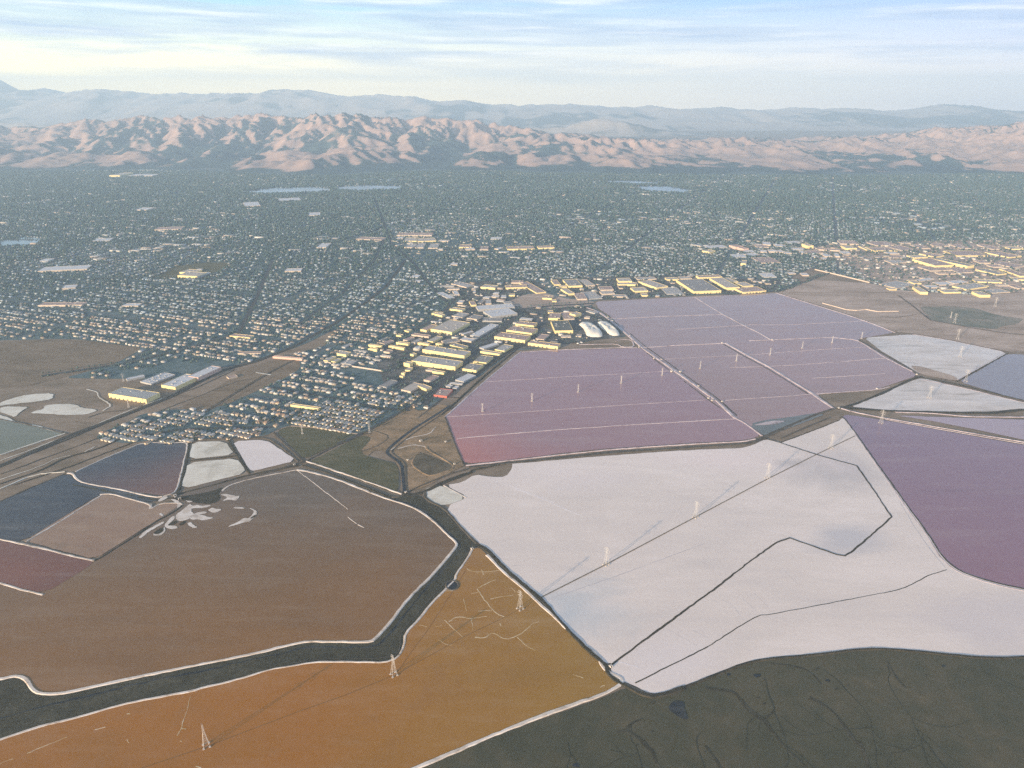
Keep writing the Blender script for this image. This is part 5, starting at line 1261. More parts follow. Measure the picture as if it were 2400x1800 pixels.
# salt stacks: heaps of harvested salt beside the levee
M_heap = salt_mat('salt_heap', [(0.3, (0.78, 0.70, 0.58)), (0.6, (0.86, 0.80, 0.70))], 0.05)


def heap(pts, h, label, seed):
    w = [unp(x, y, 0.6) for x, y in pts]
    w = resample(rounded(w, True), 9, 0.8, True, seed)
    cx = sum(p[0] for p in w) / len(w); cy = sum(p[1] for p in w) / len(w)
    r = random.Random(seed)
    V, Fs = [], []
    rings = [(1.0, 0.0), (0.93, 0.35), (0.82, 0.72), (0.68, 0.95), (0.50, 1.05), (0.3, 0.92), (0.12, 0.98)]
    n = len(w)
    for k_, (s_, hh) in enumerate(rings):
        for i, (x, y) in enumerate(w):
            a_ = math.sin(i * 0.9 + k_ * 2.1 + seed) * 0.5 + math.sin(i * 0.37 + k_) * 0.5
            V.append((cx + (x - cx) * s_, cy + (y - cy) * s_, 0.6 + h * hh * (1 + (0.22 * a_ + r.uniform(-.08, .08)) * (k_ > 0))))
    V.append((cx, cy, 0.6 + h * 0.9))
    for k_ in range(len(rings) - 1):
        for i in range(n):
            j = (i + 1) % n
            Fs.append((k_ * n + i, k_ * n + j, (k_ + 1) * n + j, (k_ + 1) * n + i))
    b_ = (len(rings) - 1) * n
    for i in range(n):
        Fs.append((b_ + i, b_ + (i + 1) % n, len(V) - 1))
    me = mesh('salt_heap', V, Fs, smooth=True)
    bm = bmesh.new(); bm.from_mesh(me); bmesh.ops.recalc_face_normals(bm, faces=bm.faces); bm.to_mesh(me); bm.free()
    o = link('salt_heap', me, M_heap, label=label, category='salt heap', group='salt heaps beside the long levee')
    x_, y_ = cx, cy
    FOOT.append((cx, cy, 90, 90, 0))
    return o


heap(px('B', [(1510, 435), (1680, 425), (1840, 560), (1830, 612), (1640, 605), (1590, 495)]), 12, 'broad cream salt heap, left one of the pair beside the double levee', 3)
heap(px('B', [(1760, 405), (1910, 425), (2060, 560), (2050, 592), (1950, 592), (1800, 475)]), 10, 'cream salt heap, right one of the pair touching the double levee', 8)

# long boundary walls of sunlit masonry
M_bw = plain('sound_wall_masonry', (0.62, 0.52, 0.44), 0.8)


def boundary_wall(vw, pts, h, label, th=0.8):
    w = [unp(x, y, 0.6) for x, y in px(vw, pts)]
    parts_ = []
    for (x0, y0), (x1, y1) in zip(w[:-1], w[1:]):
        ln = math.hypot(x1 - x0, y1 - y0)
        n = max(1, int(ln / 24))
        for i in range(n):
            t0 = (i + .5) / n
            parts_.append((x0 + (x1 - x0) * t0, y0 + (y1 - y0) * t0, ln / n, math.atan2(y1 - y0, x1 - x0)))
    ex = sum(p[0] for p in parts_) / len(parts_); ey = sum(p[1] for p in parts_) / len(parts_)
    e = empty('boundary_wall', (ex, ey, 0.5), label=label, category='wall')
    for (x, y, ln, an) in parts_:
        vs, fs = box_vf(x - ex, y - ey, 0, ln - 0.25, th, h + random.uniform(-.1, .1), an)
        link('wall_panel', mesh('wall_panel', vs, fs), M_bw, e)


boundary_wall('Q', [(1120, 508), (1600, 580), (2200, 672)], 4.2, 'long pale masonry wall between the lots and the curved street of houses')
boundary_wall('I', [(1490, 512), (1800, 585), (2200, 682)], 5.0, 'long pale wall slanting along the top of the right tan flat')
boundary_wall('V5', [(310, 205), (540, 268), (640, 275), (720, 265), (830, 285), (1030, 282)], 3.0, 'low pale wall angled across the tan flat by the lilac ponds')

# ------------------------------------------------------------------ transmission towers and poles
M_steel = plain('galvanised_steel', (0.66, 0.64, 0.62), 0.45, 0.05, 1.0, 0.3)
M_foot = plain('concrete_footing', (0.55, 0.50, 0.45), 0.8)


def strut(a, b, w):
    """a square steel member from a to b"""
    a, b = Vector(a), Vector(b)
    d_ = (b - a)
    ln = d_.length
    z = d_.normalized()
    x = z.cross(Vector((0, 0, 1)))
    x = Vector((1, 0, 0)) if x.length < 1e-3 else x.normalized()
    y = z.cross(x)
    vs = []
    for p in (a, b):
        for sx, sy in ((-1, -1), (1, -1), (1, 1), (-1, 1)):
            q = p + x * sx * w / 2 + y * sy * w / 2
            vs.append(tuple(q))
    return vs, [(0, 3, 2, 1), (4, 5, 6, 7), (0, 1, 5, 4), (1, 2, 6, 5), (2, 3, 7, 6), (3, 0, 4, 7)]


def make_tower(H_, label, th=0.42, slim=1.0):
    e = empty('transmission_tower', (0, 0, 0), category='power pylon', group='lattice power pylons crossing the ponds')
    b, w1, zt = H_ * 0.10 * slim, H_ * 0.032 * slim, H_ * 0.62
    for sx, sy in ((-1, -1), (1, -1), (1, 1), (-1, 1)):
        link('leg', mesh('leg', *join_vf([strut((sx * b, sy * b, 0.9), (sx * w1, sy * w1, zt), th), strut((sx * w1, sy * w1, zt), (sx * w1 * .55, sy * w1 * .55, H_ * .97), th * .85)])), M_steel, e)
        link('footing', mesh('footing', *box_vf(sx * b, sy * b, 0.0, 2.4, 2.4, 0.9)), M_foot, e)
    br = []
    zs = [0.9, H_ * .13, H_ * .25, H_ * .36, H_ * .46, H_ * .54, H_ * .62, H_ * .70, H_ * .78, H_ * .86, H_ * .94]
    def half(z):
        return b + (w1 - b) * min(1, z / zt) if z < zt else w1 + (w1 * .55 - w1) * (z - zt) / (H_ * .97 - zt)
    for z0, z1 in zip(zs[:-1], zs[1:]):
        h0, h1 = half(z0), half(z1)
        for (ax, ay), (bx, by) in (((-1, -1), (1, -1)), ((1, -1), (1, 1)), ((1, 1), (-1, 1)), ((-1, 1), (-1, -1))):
            br.append(strut((ax * h0, ay * h0, z0), (bx * h1, by * h1, z1), th * .32))
            br.append(strut((bx * h0, by * h0, z0), (ax * h1, ay * h1, z1), th * .32))
    link('bracing', mesh('bracing', *join_vf(br)), M_steel, e)
    for z, ln in ((H_ * .70, H_ * .15), (H_ * .82, H_ * .18), (H_ * .93, H_ * .13)):
        link('cross_arm', mesh('cross_arm', *join_vf([strut((-ln, 0, z), (ln, 0, z), th * .8), strut((-ln, 0, z), (0, 0, z + H_ * .045), th * .5), strut((ln, 0, z), (0, 0, z + H_ * .045), th * .5)])), M_steel, e)
        for s in (-1, 1):
            link('insulator', mesh('insulator', *strut((s * ln * .95, 0, z - .2), (s * ln * .95, 0, z - H_ * .05), .35)), M_foot, e)
    link('peak', mesh('peak', *join_vf([strut((-w1 * .5, 0, H_ * .96), (0, 0, H_), th * .6), strut((w1 * .5, 0, H_ * .96), (0, 0, H_), th * .6)])), M_steel, e)
    e['label'] = label
    return e


def copy_tree(o, parent=None):
    c = o.copy()
    C.objects.link(c)
    c.parent = parent
    for ch in list(o.children):
        copy_tree(ch, c)
    return c


tall = [((484, 1750), 'lattice pylon standing in the orange pond near the bottom left edge'), ((923.5, 1583), 'lattice pylon at the inner bend of the dark channel'), ((1219, 1428), 'lattice pylon in the upper orange pond beside the salt veins'),
        ((1420.6, 1324), 'lattice pylon on the boardwalk, nearest on the white salt pan'), ((1630, 1213), 'lattice pylon on the boardwalk, second on the white salt pan'), ((1798.5, 1121), 'lattice pylon on the boardwalk, third on the white salt pan'),
        ((1947, 1051), 'lattice pylon in the top corner of the white salt pan'), ((2064.5, 992), 'lattice pylon at the upper left shore of the purple pond'), ((2178, 933), 'lattice pylon in the streaky white salt wedge'),
        ((2263, 894), 'lattice pylon at the near corner of the grey blue pond'), ((2250, 836.5), 'lattice pylon in the worn whitish salt pond'), ((2244, 795), 'lattice pylon behind the sheds of the right tan flat'), ((2237, 757), 'lattice pylon in the green wetland patch'),
        ((2332, 718), 'faint lattice pylon on the far right tan flat')]
T0 = make_tower(36, tall[0][1], 0.26)
us = [unp(*p) for p, _ in tall]
for i, (p, lb) in enumerate(tall):
    o = T0 if i == 0 else copy_tree(T0)
    a_ = us[max(0, i - 1)]; b_ = us[min(len(us) - 1, i + 1)]
    o.location = (us[i][0], us[i][1], 0.9)
    o.rotation_euler = (0, 0, math.atan2(b_[1] - a_[1], b_[0] - a_[0]) + math.pi / 2)
    o['label'] = lb
small = [((1130.7, 965), 'short pylon in the mauve pond, leftmost of its line'), ((1246.8, 941), 'short pylon in the mauve pond, second from the left'), ((1355, 919.5), 'short pylon in the middle of the mauve pond, third from the left'), ((1455.7, 899), 'short pylon in the mauve pond, fourth from the left'),
         ((1551.6, 880), 'short pylon in the mauve pond just before the double levee'), ((1640.8, 864), 'short pylon just beyond the double levee in the lilac pond'), ((1725.6, 846.7), 'short pylon in the lilac pond before the middle levee'), ((1804.7, 832.5), 'short pylon just beyond the middle levee'),
         ((1880, 816.6), 'short pylon in the right part of the lilac ponds'), ((1950, 804), 'short pylon near the bend of the right bank of the lilac ponds'), ((2019, 794), 'short pylon at the far right bank of the lilac ponds'),
         ((866, 1014), 'short pylon behind the last row of houses beside the green marsh triangle'), ((709, 1017), 'short pylon alone in the olive field below the houses'), ((289.5, 894), 'short pylon beside the narrow white shed'), ((302, 955), 'short pylon in front of the ribbed warehouse'),
         ((2228, 745), 'short dark pylon left in the green wetland patch')]
S0 = make_tower(24, small[0][1], 0.26, 0.6)
S0['group'] = 'short pylons in a line across the mauve pond and beyond'
for i, (p, lb) in enumerate(small):
    o = S0 if i == 0 else copy_tree(S0)
    x, y = unp(*p)
    o.location = (x, y, 0.9)
    o.rotation_euler = (0, 0, math.radians(20 + 7 * (i % 3)))
    o['label'] = lb

# boardwalks under the pylons
M_wood = plain('weathered_planks', (0.13, 0.115, 0.085), 0.9)
M_wet = plain('soaked_planks', (0.20, 0.105, 0.03), 0.8)


def boardwalk(pts, w, m, label, h=0.7):
    ws = resample([unp(*p) for p in pts], 24)
    ex, ey = ws[len(ws) // 2]
    e = empty('boardwalk', (ex, ey, 0.9), label=label, category='boardwalk')
    loc = [(x - ex, y - ey) for x, y in ws]
    vs, fs = ribbon_world(loc, w, 0.15, h - 0.15, 0.0)
    link('deck', mesh('deck', vs, fs), m, e)
    link('piles', mesh('piles', *join_vf([box_vf(x, y, -0.3, 0.3, w * .9, h + 0.12, 0) for x, y in loc])), m, e, kind='stuff')


boardwalk([(1269, 1401), (1421, 1324), (1630, 1213), (1800, 1123), (1916, 1065), (2003, 1023)], 1.9, M_wood, 'straight plank boardwalk crossing the white salt pan under the pylons')
boardwalk([(200, 1838), (338, 1800), (484, 1751), (700, 1669), (811, 1630), (925, 1583), (1088, 1493), (1187, 1446), (1219, 1428)], 0.8, M_wet, 'half sunken boardwalk line under the pylons of the orange pond', 0.18)

# small gates and pump boxes on the levees
M_gate = plain('gate_concrete', (0.60, 0.56, 0.52), 0.7)
M_gated = plain('gate_timber', (0.05, 0.045, 0.04), 0.8)


def gate(name_label, p, s=1.0):
    x, y = unp(*p)
    e = empty('water_gate', (x, y, 1.2), label=name_label, category='water gate', group='water gates along the levees')
    e.rotation_euler = (0, 0, 0.6)
    link('housing', mesh('housing', *join_vf([box_vf(-1.6 * s, 0, 0, .5 * s, 5 * s, 2.6 * s), box_vf(1.6 * s, 0, 0, .5 * s, 5 * s, 2.6 * s)])), M_gate, e)
    link('gate_leaf', mesh('gate_leaf', *box_vf(0, 0.6 * s, 0.1, 2.6 * s, .3 * s, 2.9 * s)), M_gated, e)
    link('walkway', mesh('walkway', *box_vf(0, 0, 2.62 * s, 4.4 * s, 2.4 * s, .25 * s)), M_gate, e)


for lb, vw, p in (('water gate on the double levee nearest its far end', 'V4', (555, 405)), ('water gate where the white bank meets the double levee', 'V4', (625, 490)), ('water gate left of the double levee below the looped bank', 'V4', (735, 573)), ('water gate right of the double levee, a little nearer', 'V4', (790, 580)),
                  ('bright water gate on the mauve side of the double levee', 'V4', (866, 670)), ('dark water gate opposite the bright one', 'V4', (930, 672)), ('water gate at the middle of the double levee', 'V4', (1065, 778)), ('left of two round gates near the lower double levee', 'V4', (1138, 868)),
                  ('right of two round gates near the lower double levee', 'V4', (1167, 885)), ('dark gate on the far side of the lower double levee', 'V4', (1240, 893)), ('gate at the end of the slanting white levee', 'V4', (1612, 434)), ('gate at the bend of the middle levee', 'V4', (1240, 458)),
                  ('gate at the four way levee junction', 'V4', (2105, 940)), ('gate where the middle levee meets the junction', 'V5', (465, 1200)), ('gate at the upper right levee junction', 'V5', (1200, 880)), ('gate on the right bank of the lilac ponds', 'V5', (825, 1015)),
                  ('gate at the lower end of the dark channel by the tan pond', 'V7', (1110, 650)), ('gate at the sharp bend of the dark channel', 'V7', (1600, 1068)), ('gate at the lower tip of the salt pan', 'V10', (640, 1560)), ('gate at the corner of the pale crystal ponds', 'V7', (285, 445)),
                  ('sunlit pump box at the pump corner', 'S', (790, 465)), ('small pale pump box left of the sunlit one', 'S', (720, 415)), ('gate by the corner of the mauve pond', 'V7', (1470, 440)), ('pale tank beside the canal', 'V7', (1125, 410)), ('sunlit shed in the scrub land', 'V7', (1220, 270)), ('white shed at the left shore of the pink pond', 'V7', (1405, 275))):
    gate(lb, px(vw, [p])[0], 1.25 if 'sunlit' in lb or 'bright' in lb else 0.95)

# ------------------------------------------------------------------ town: houses and trees
GX0, GY0, GS = -9000.0, 1000.0, 10.0
GNX, GNY = 1900, 790


def poly_mask(poly):
    P_ = np.array(poly)
    i0 = max(0, int((P_[:, 0].min() - GX0) / GS)); i1 = min(GNX, int((P_[:, 0].max() - GX0) / GS) + 2)
    j0 = max(0, int((P_[:, 1].min() - GY0) / GS)); j1 = min(GNY, int((P_[:, 1].max() - GY0) / GS) + 2)
    if i1 <= i0 or j1 <= j0:
        return None
    X, Y = np.meshgrid(GX0 + (np.arange(i0, i1) + .5) * GS, GY0 + (np.arange(j0, j1) + .5) * GS, indexing='ij')
    ins = np.zeros(X.shape, bool)
    n = len(P_)
    for k in range(n):
        x1, y1 = P_[k]; x2, y2 = P_[(k + 1) % n]
        c = (y1 > Y) != (y2 > Y)
        with np.errstate(divide='ignore', invalid='ignore'):
            xi = (x2 - x1) * (Y - y1) / (y2 - y1) + x1
        ins ^= c & (X < xi)
    return slice(i0, i1), slice(j0, j1), ins


def fill(mask, poly, val):
    r_ = poly_mask(poly)
    if r_:
        mask[r_[0], r_[1]][r_[2]] = val


OCC = np.zeros((GNX, GNY), np.uint8)          # 1 houses, 2 nothing, 3 industrial lots (few trees), 4 mobile homes
fill(OCC, [unp(*p) for p in TOWN], 1)
IND = [[(870, 850), (1000, 760), (1060, 700), (1020, 660), (1180, 655), (1290, 655), (1620, 645), (1640, 690), (1395, 704), (1385, 716), (1430, 745), (1470, 790), (1310, 812), (1200, 822), (1130, 878), (1040, 935), (985, 935), (860, 905), (790, 870)],
       [(1850, 575), (2420, 560), (2700, 560), (2700, 690), (2420, 684), (2130, 680), (2030, 650), (1960, 610)], [(905, 545), (1030, 545), (1300, 572), (1300, 590), (1060, 590), (1020, 610), (960, 610)], [(1640, 648), (1840, 650), (1822, 684), (1630, 692)]]
for q in IND:
    fill(OCC, [unp(*p) for p in q], 3)
fill(OCC, [unp(*p) for p in [(785, 940), (1000, 925), (1020, 945), (960, 950), (870, 1003), (842, 1019), (780, 1012), (640, 990), (700, 960)]], 4)
fill(OCC, [unp(*p) for p in [(400, 1040), (232, 1033), (420, 965), (500, 962), (610, 1000), (620, 1024)]], 4)
for q in ([(560, 868), (640, 845), (700, 838), (705, 862), (680, 880), (620, 908), (540, 945), (480, 962), (420, 956), (400, 925), (470, 900), (530, 880)], [(1180, 712), (1230, 690), (1275, 686), (1330, 700), (1395, 706), (1385, 716), (1300, 722), (1240, 724)],
          [(1822, 686), (1900, 655), (2040, 664), (2110, 680), (2290, 692), (2420, 684), (2900, 700), (2900, 860), (2000, 760)], [(-1500, 806), (0, 801), (126, 794), (190, 796), (335, 816), (275, 850), (150, 884), (60, 905)], [(240, 1012), (300, 960), (230, 940), (260, 880), (400, 850), (540, 850), (540, 880), (420, 935), (380, 958)],
          [(980, 838), (1030, 838), (1020, 880), (960, 880), (950, 850)], px('K', [(820, 590), (900, 545), (1060, 522), (1180, 522), (1150, 560), (1080, 590), (960, 608)])):
    fill(OCC, [unp(*p) for p in q], 2)
for q, lb in LAKES:
    fill(OCC, [unp(*p) for p in q], 2)
for cx, cy, hl, hd, an in FOOT:
    c_, s_ = math.cos(an), math.sin(an)
    fill(OCC, [(cx + a * c_ - b * s_, cy + a * s_ + b * c_) for a, b in ((-hl, -hd), (hl, -hd), (hl, hd), (-hl, hd))], 2)
for nm, vw, pts, w, m, lb in ROADS:
    ws = [unp(*p) for p in px(vw, pts)]
    for (x0, y0), (x1, y1) in zip(ws[:-1], ws[1:]):
        ln = math.hypot(x1 - x0, y1 - y0) + 1e-6
        nx_, ny_ = -(y1 - y0) / ln * (w / 2 + 9), (x1 - x0) / ln * (w / 2 + 9)
        fill(OCC, [(x0 + nx_, y0 + ny_), (x1 + nx_, y1 + ny_), (x1 - nx_, y1 - ny_), (x0 - nx_, y0 - ny_)], 2)

M_street = ground_mat('street_asphalt', [(0.3, (0.10, 0.11, 0.11)), (0.7, (0.17, 0.175, 0.17))], 0.03)
sx_ = []
for (x0, y0), (x1, y1) in STREETS:
    n_ = 750
    xs_ = np.linspace(x0, x1, n_); ys_ = np.linspace(y0, y1, n_)
    ii = ((xs_ - GX0) / GS).astype(int); jj = ((ys_ - GY0) / GS).astype(int)
    ok = (ii >= 0) & (ii < GNX) & (jj >= 0) & (jj < GNY)
    ok[ok] = np.isin(OCC[ii[ok], jj[ok]], (1, 4))
    ok &= ys_ < np.interp(xs_, BS_X, BS_Y) - 300
    run = []
    parts_ = []
    for q in range(n_):
        if ok[q]:
            run.append((float(xs_[q]), float(ys_[q])))
        if (not ok[q] or q == n_ - 1) and run:
            if len(run) > 12:
                parts_.append(ribbon_world(run[::3] + [run[-1]], 9.0, 0.12, 0.56 + 0.02 * (len(sx_) % 2), 1.0))
            run = []
    if parts_:
        link('street', mesh('street', *join_vf(parts_)), M_street, kind='structure', label='straight street of the suburb grid', group='streets of the suburb grid')
    sx_.append(1)
for (x0, y0), (x1, y1) in STREETS:
    ln = math.hypot(x1 - x0, y1 - y0)
    nx_, ny_ = -(y1 - y0) / ln * 12, (x1 - x0) / ln * 12
    q = poly_mask([(x0 + nx_, y0 + ny_), (x1 + nx_, y1 + ny_), (x1 - nx_, y1 - ny_), (x0 - nx_, y0 - ny_)])
    if q:
        sub_ = OCC[q[0], q[1]]
        sub_[q[2] & (sub_ == 1)] = 2


def occ(x, y):
    i = np.clip(((x - GX0) / GS).astype(int), 0, GNX - 1)
    j = np.clip(((y - GY0) / GS).astype(int), 0, GNY - 1)
    return OCC[i, j]


def foot_hills(x, y):
    return y < np.interp(x, BS_X, BS_Y) - 40


# districts, each with its own street direction and character
SP_ = 640.0
seeds = []
for j in range(0, 13):
    for i in range(-14, 15):
        seeds.append((i * SP_ + RNG.uniform(-.42, .42) * SP_, 1200 + j * SP_ + RNG.uniform(-.42, .42) * SP_))
seeds = np.array([s for s in seeds if abs(s[0]) < 0.86 * s[1] + 700])
NS = len(seeds)
D_ang = np.where(RNG.random(NS) < 0.62, math.radians(-22.0), np.where(RNG.random(NS) < 0.5, math.radians(11.0), RNG.uniform(-1.2, 1.2, NS)))
D_ang = np.where((seeds[:, 0] > seeds[:, 1] * 0.10) & (RNG.random(NS) < 0.7), math.radians(-48.0), D_ang)
D_ang = np.where((seeds[:, 1] < 3300) & (seeds[:, 0] < 100), math.radians(-21.0), D_ang)
D_type = RNG.choice([0, 0, 0, 0, 0, 2, 2, 0, 0, 1, 2, 2], NS)          # 0 houses, 1 big blocks, 2 leafy, 3 open
D_type = np.where((seeds[:, 1] < 3900) & (D_type == 1), 0, D_type)
D_tree = RNG.uniform(0.8, 1.5, NS)
D_light = RNG.uniform(0.75, 1.15, NS)


def nearest(x, y):
    out = np.zeros(len(x), int)
    for k in range(0, len(x), 40000):
        dx = x[k:k + 40000, None] - seeds[None, :, 0]
        dy = y[k:k + 40000, None] - seeds[None, :, 1]
        out[k:k + 40000] = np.argmin(dx * dx + dy * dy, 1)
    return out


H = []                       # x, y, w, d, h, angle, district, kind
for s in range(NS):
    ang, tp = D_ang[s], D_type[s]
    far = seeds[s, 1] > 5200
    if tp == 3:
        continue
    if tp == 1:
        du, dv, W_, Dd, hh = 70, 58, (26, 60), (18, 36), (5, 9)
    else:
        du, dv, W_, Dd, hh = (16.5, 29, (10.5, 14), (8, 11.5), (3.0, 4.6)) if not far else (21, 33, (12, 18), (10, 14), (3.2, 6))
    if tp == 2:
        du, dv = du * 1.7, dv * 1.3
    n = int(760 / du)
    mrow = int(760 / dv)
    U, V = np.meshgrid(np.arange(-n, n + 1), np.arange(-mrow, mrow + 1), indexing='ij')
    uu = U * du + RNG.normal(0, du * .13, U.shape)
    vv = V * dv + np.where(V % 2 == 0, -dv * .17, dv * .17) + RNG.normal(0, 1.8, U.shape)
    keep = (RNG.random(U.shape) < (0.84 if tp != 1 else 0.6)) & (U % (13 if tp != 1 else 6) != 0)
    c_, s_ = math.cos(ang), math.sin(ang)
    x = seeds[s, 0] + uu * c_ - vv * s_
    y = seeds[s, 1] + uu * s_ + vv * c_
    x, y = x[keep], y[keep]
    o_ = occ(x, y)
    k2 = (o_ == 1) & foot_hills(x, y) & (y > 1300)
    x, y = x[k2], y[k2]
    if not len(x):
        continue
    k3 = nearest(x, y) == s
    x, y = x[k3], y[k3]
    m_ = len(x)
    H.append(np.stack([x, y, RNG.uniform(*W_, m_), RNG.uniform(*Dd, m_), RNG.uniform(*hh, m_), np.where(RNG.random(m_) < .75, ang, ang + math.pi / 2) + RNG.normal(0, .02, m_), np.full(m_, s), np.full(m_, tp)], 1))
# mobile homes: tight rows
for (bx0, bx1, by0, by1, ang) in ((-1300, 100, 1500, 2300, math.radians(-21)),):
    n, mr = 130, 60
    U, V = np.meshgrid(np.arange(-n, n + 1), np.arange(-mr, mr + 1), indexing='ij')
    uu, vv = U * 12.5, V * 22.0
    keep = (RNG.random(U.shape) < 0.95) & (U % 17 != 0)
    c_, s_ = math.cos(ang), math.sin(ang)
    x = (-500 + uu * c_ - vv * s_)[keep]
    y = (1850 + uu * s_ + vv * c_)[keep]
    k2 = (occ(x, y) == 4)
    x, y = x[k2], y[k2]
    m_ = len(x)
    H.append(np.stack([x, y, RNG.uniform(6.2, 7.6, m_), RNG.uniform(11, 15, m_), RNG.uniform(3.0, 3.8, m_), np.full(m_, ang) + RNG.normal(0, .02, m_), nearest(x, y), np.full(m_, 4)], 1))
H = np.concatenate(H)
# industrial filler: small sheds, trailers and parked rows between the named buildings
m_ = 5200
x = RNG.uniform(-900, 3400, m_); y = RNG.uniform(2200, 5200, m_)
k2 = occ(x, y) == 3
x, y = x[k2], y[k2]
m_ = len(x)
big_ = RNG.random(m_) < 0.22
IF = np.stack([x, y, np.where(big_, RNG.uniform(16, 34, m_), RNG.uniform(5, 14, m_)), np.where(big_, RNG.uniform(10, 20, m_), RNG.uniform(3, 8, m_)), np.where(big_, RNG.uniform(4, 7, m_), RNG.uniform(2.4, 4, m_)),
               np.where(x > 700, math.radians(11), math.radians(-21)) + (RNG.random(m_) < .4) * math.pi / 2, nearest(x, y), np.full(m_, 5)], 1)
H = np.concatenate([H, IF])
# shops, schools and depots scattered in clusters through the far suburbs
ncl = 330
cy_ = 3600 + 4700 * RNG.random(ncl); cx_ = RNG.uniform(-.78, .78, ncl) * cy_
kk = RNG.integers(2, 7, ncl)
x = np.repeat(cx_, kk) + RNG.normal(0, 120, kk.sum()); y = np.repeat(cy_, kk) + RNG.normal(0, 45, kk.sum())
k2 = (occ(x, y) == 1) & foot_hills(x, y)
x, y = x[k2], y[k2]
m_ = len(x)
H = np.concatenate([H, np.stack([x, y, RNG.uniform(18, 75, m_), RNG.uniform(12, 32, m_), RNG.uniform(5, 9, m_), D_ang[nearest(x, y)] * (RNG.random(m_) < .5), nearest(x, y), np.full(m_, 5)], 1)])
ppx, ppy = proj(H[:, 0], H[:, 1], np.zeros(len(H)))
inview = (ppx > -260) & (ppx < 2660)
H = H[inview]; ppx = ppx[inview]; ppy = ppy[inview]
# thin out the far part so that the mesh stays light
keepf = RNG.random(len(H)) < np.clip(1.25 - (H[:, 1] - 3800) / 6500, 0.45, 1)
H = H[keepf]; ppx = ppx[keepf]; ppy = ppy[keepf]
dist_ = np.hypot(np.hypot(H[:, 0], H[:, 1]), CAM_H)
framed = (ppx > 3) & (ppx < 2397)
order = np.argsort(np.where(framed & (H[:, 7] != 5), dist_, 1e9))
NEAR = order[:300]
rest = np.ones(len(H), bool)
rest[NEAR] = False

ROOF_T = np.array([(0.30, 0.28, 0.26), (0.40, 0.37, 0.34), (0.24, 0.20, 0.17), (0.46, 0.44, 0.43), (0.33, 0.23, 0.17), (0.20, 0.20, 0.20), (0.56, 0.54, 0.52)])
WALL_T = np.array([(0.50, 0.44, 0.36), (0.60, 0.56, 0.48), (0.34, 0.29, 0.23), (0.62, 0.60, 0.57), (0.42, 0.34, 0.28)])


def house_arrays(h):
    """gabled houses for rows of h; returns verts, quads, tone, roof slot"""
    n = len(h)
    w, d_, hh = h[:, 2] / 2, h[:, 3] / 2, h[:, 4]
    rise = np.where(h[:, 7] == 5, 0.25, np.where(h[:, 7] == 1, 0.4, np.where(h[:, 7] == 4, 0.7, 1.8)))
    P_ = np.zeros((n, 10, 3))
    for k, (sx, sy) in enumerate(((-1, -1), (1, -1), (1, 1), (-1, 1))):
        P_[:, k, 0] = sx * w; P_[:, k, 1] = sy * d_; P_[:, k, 2] = 0
        P_[:, 4 + k, 0] = sx * (w + 0.02); P_[:, 4 + k, 1] = sy * (d_ + 0.02); P_[:, 4 + k, 2] = hh
    P_[:, 8, 0] = -w * .75; P_[:, 9, 0] = w * .75
    P_[:, 8:, 2] = (hh + rise)[:, None]
    c_, s_ = np.cos(h[:, 5])[:, None], np.sin(h[:, 5])[:, None]
    x = P_[:, :, 0] * c_ - P_[:, :, 1] * s_ + h[:, 0][:, None]
    y = P_[:, :, 0] * s_ + P_[:, :, 1] * c_ + h[:, 1][:, None]
    V = np.stack([x, y, P_[:, :, 2] + 0.5], 2).reshape(-1, 3)
    Q = np.array([(0, 1, 5, 4), (1, 2, 6, 5), (2, 3, 7, 6), (3, 0, 4, 7), (4, 5, 9, 8), (6, 7, 8, 9)])
    T3 = np.array([(5, 6, 9), (7, 4, 8)])
    tri = np.concatenate([Q[:, [0, 1, 2]], Q[:, [0, 2, 3]], T3])
    isroof = np.array([0, 0, 0, 0, 1, 1, 0, 0, 0, 0, 1, 1, 1, 1])
    Fa = (tri[None] + (np.arange(n) * 10)[:, None, None]).reshape(-1, 3)
    rt = ROOF_T[RNG.integers(0, len(ROOF_T), n)] * 0.8 * RNG.uniform(.85, 1.15, (n, 1)) * D_light[h[:, 6].astype(int)][:, None]
    pale = RNG.random(n) < np.where(h[:, 7] >= 4, 0.6, 0.16)
    rt = np.where(pale[:, None], np.array((0.50, 0.48, 0.46)) * RNG.uniform(.55, 1.25, (n, 1)), rt)
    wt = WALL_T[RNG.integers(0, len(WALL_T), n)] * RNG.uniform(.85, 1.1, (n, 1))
    # the suburbs away from the shore: cloud shade painted into the wall and roof tones
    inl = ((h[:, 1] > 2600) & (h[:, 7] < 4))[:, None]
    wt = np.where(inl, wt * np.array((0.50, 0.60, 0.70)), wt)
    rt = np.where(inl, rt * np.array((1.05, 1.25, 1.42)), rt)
    tone = np.where(isroof[None, :, None] == 1, rt[:, None, :], wt[:, None, :]).reshape(-1, 3)
    return V, Fa, tone


M_tone = attr_mat('house_paint', 0.8, 0.12, 0.4)
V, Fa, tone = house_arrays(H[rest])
link('distant_houses', big_mesh('distant_houses', V, Fa, None, tone), M_tone, kind='stuff', label='thousands of small roofs of the suburbs stretching to the foothills')

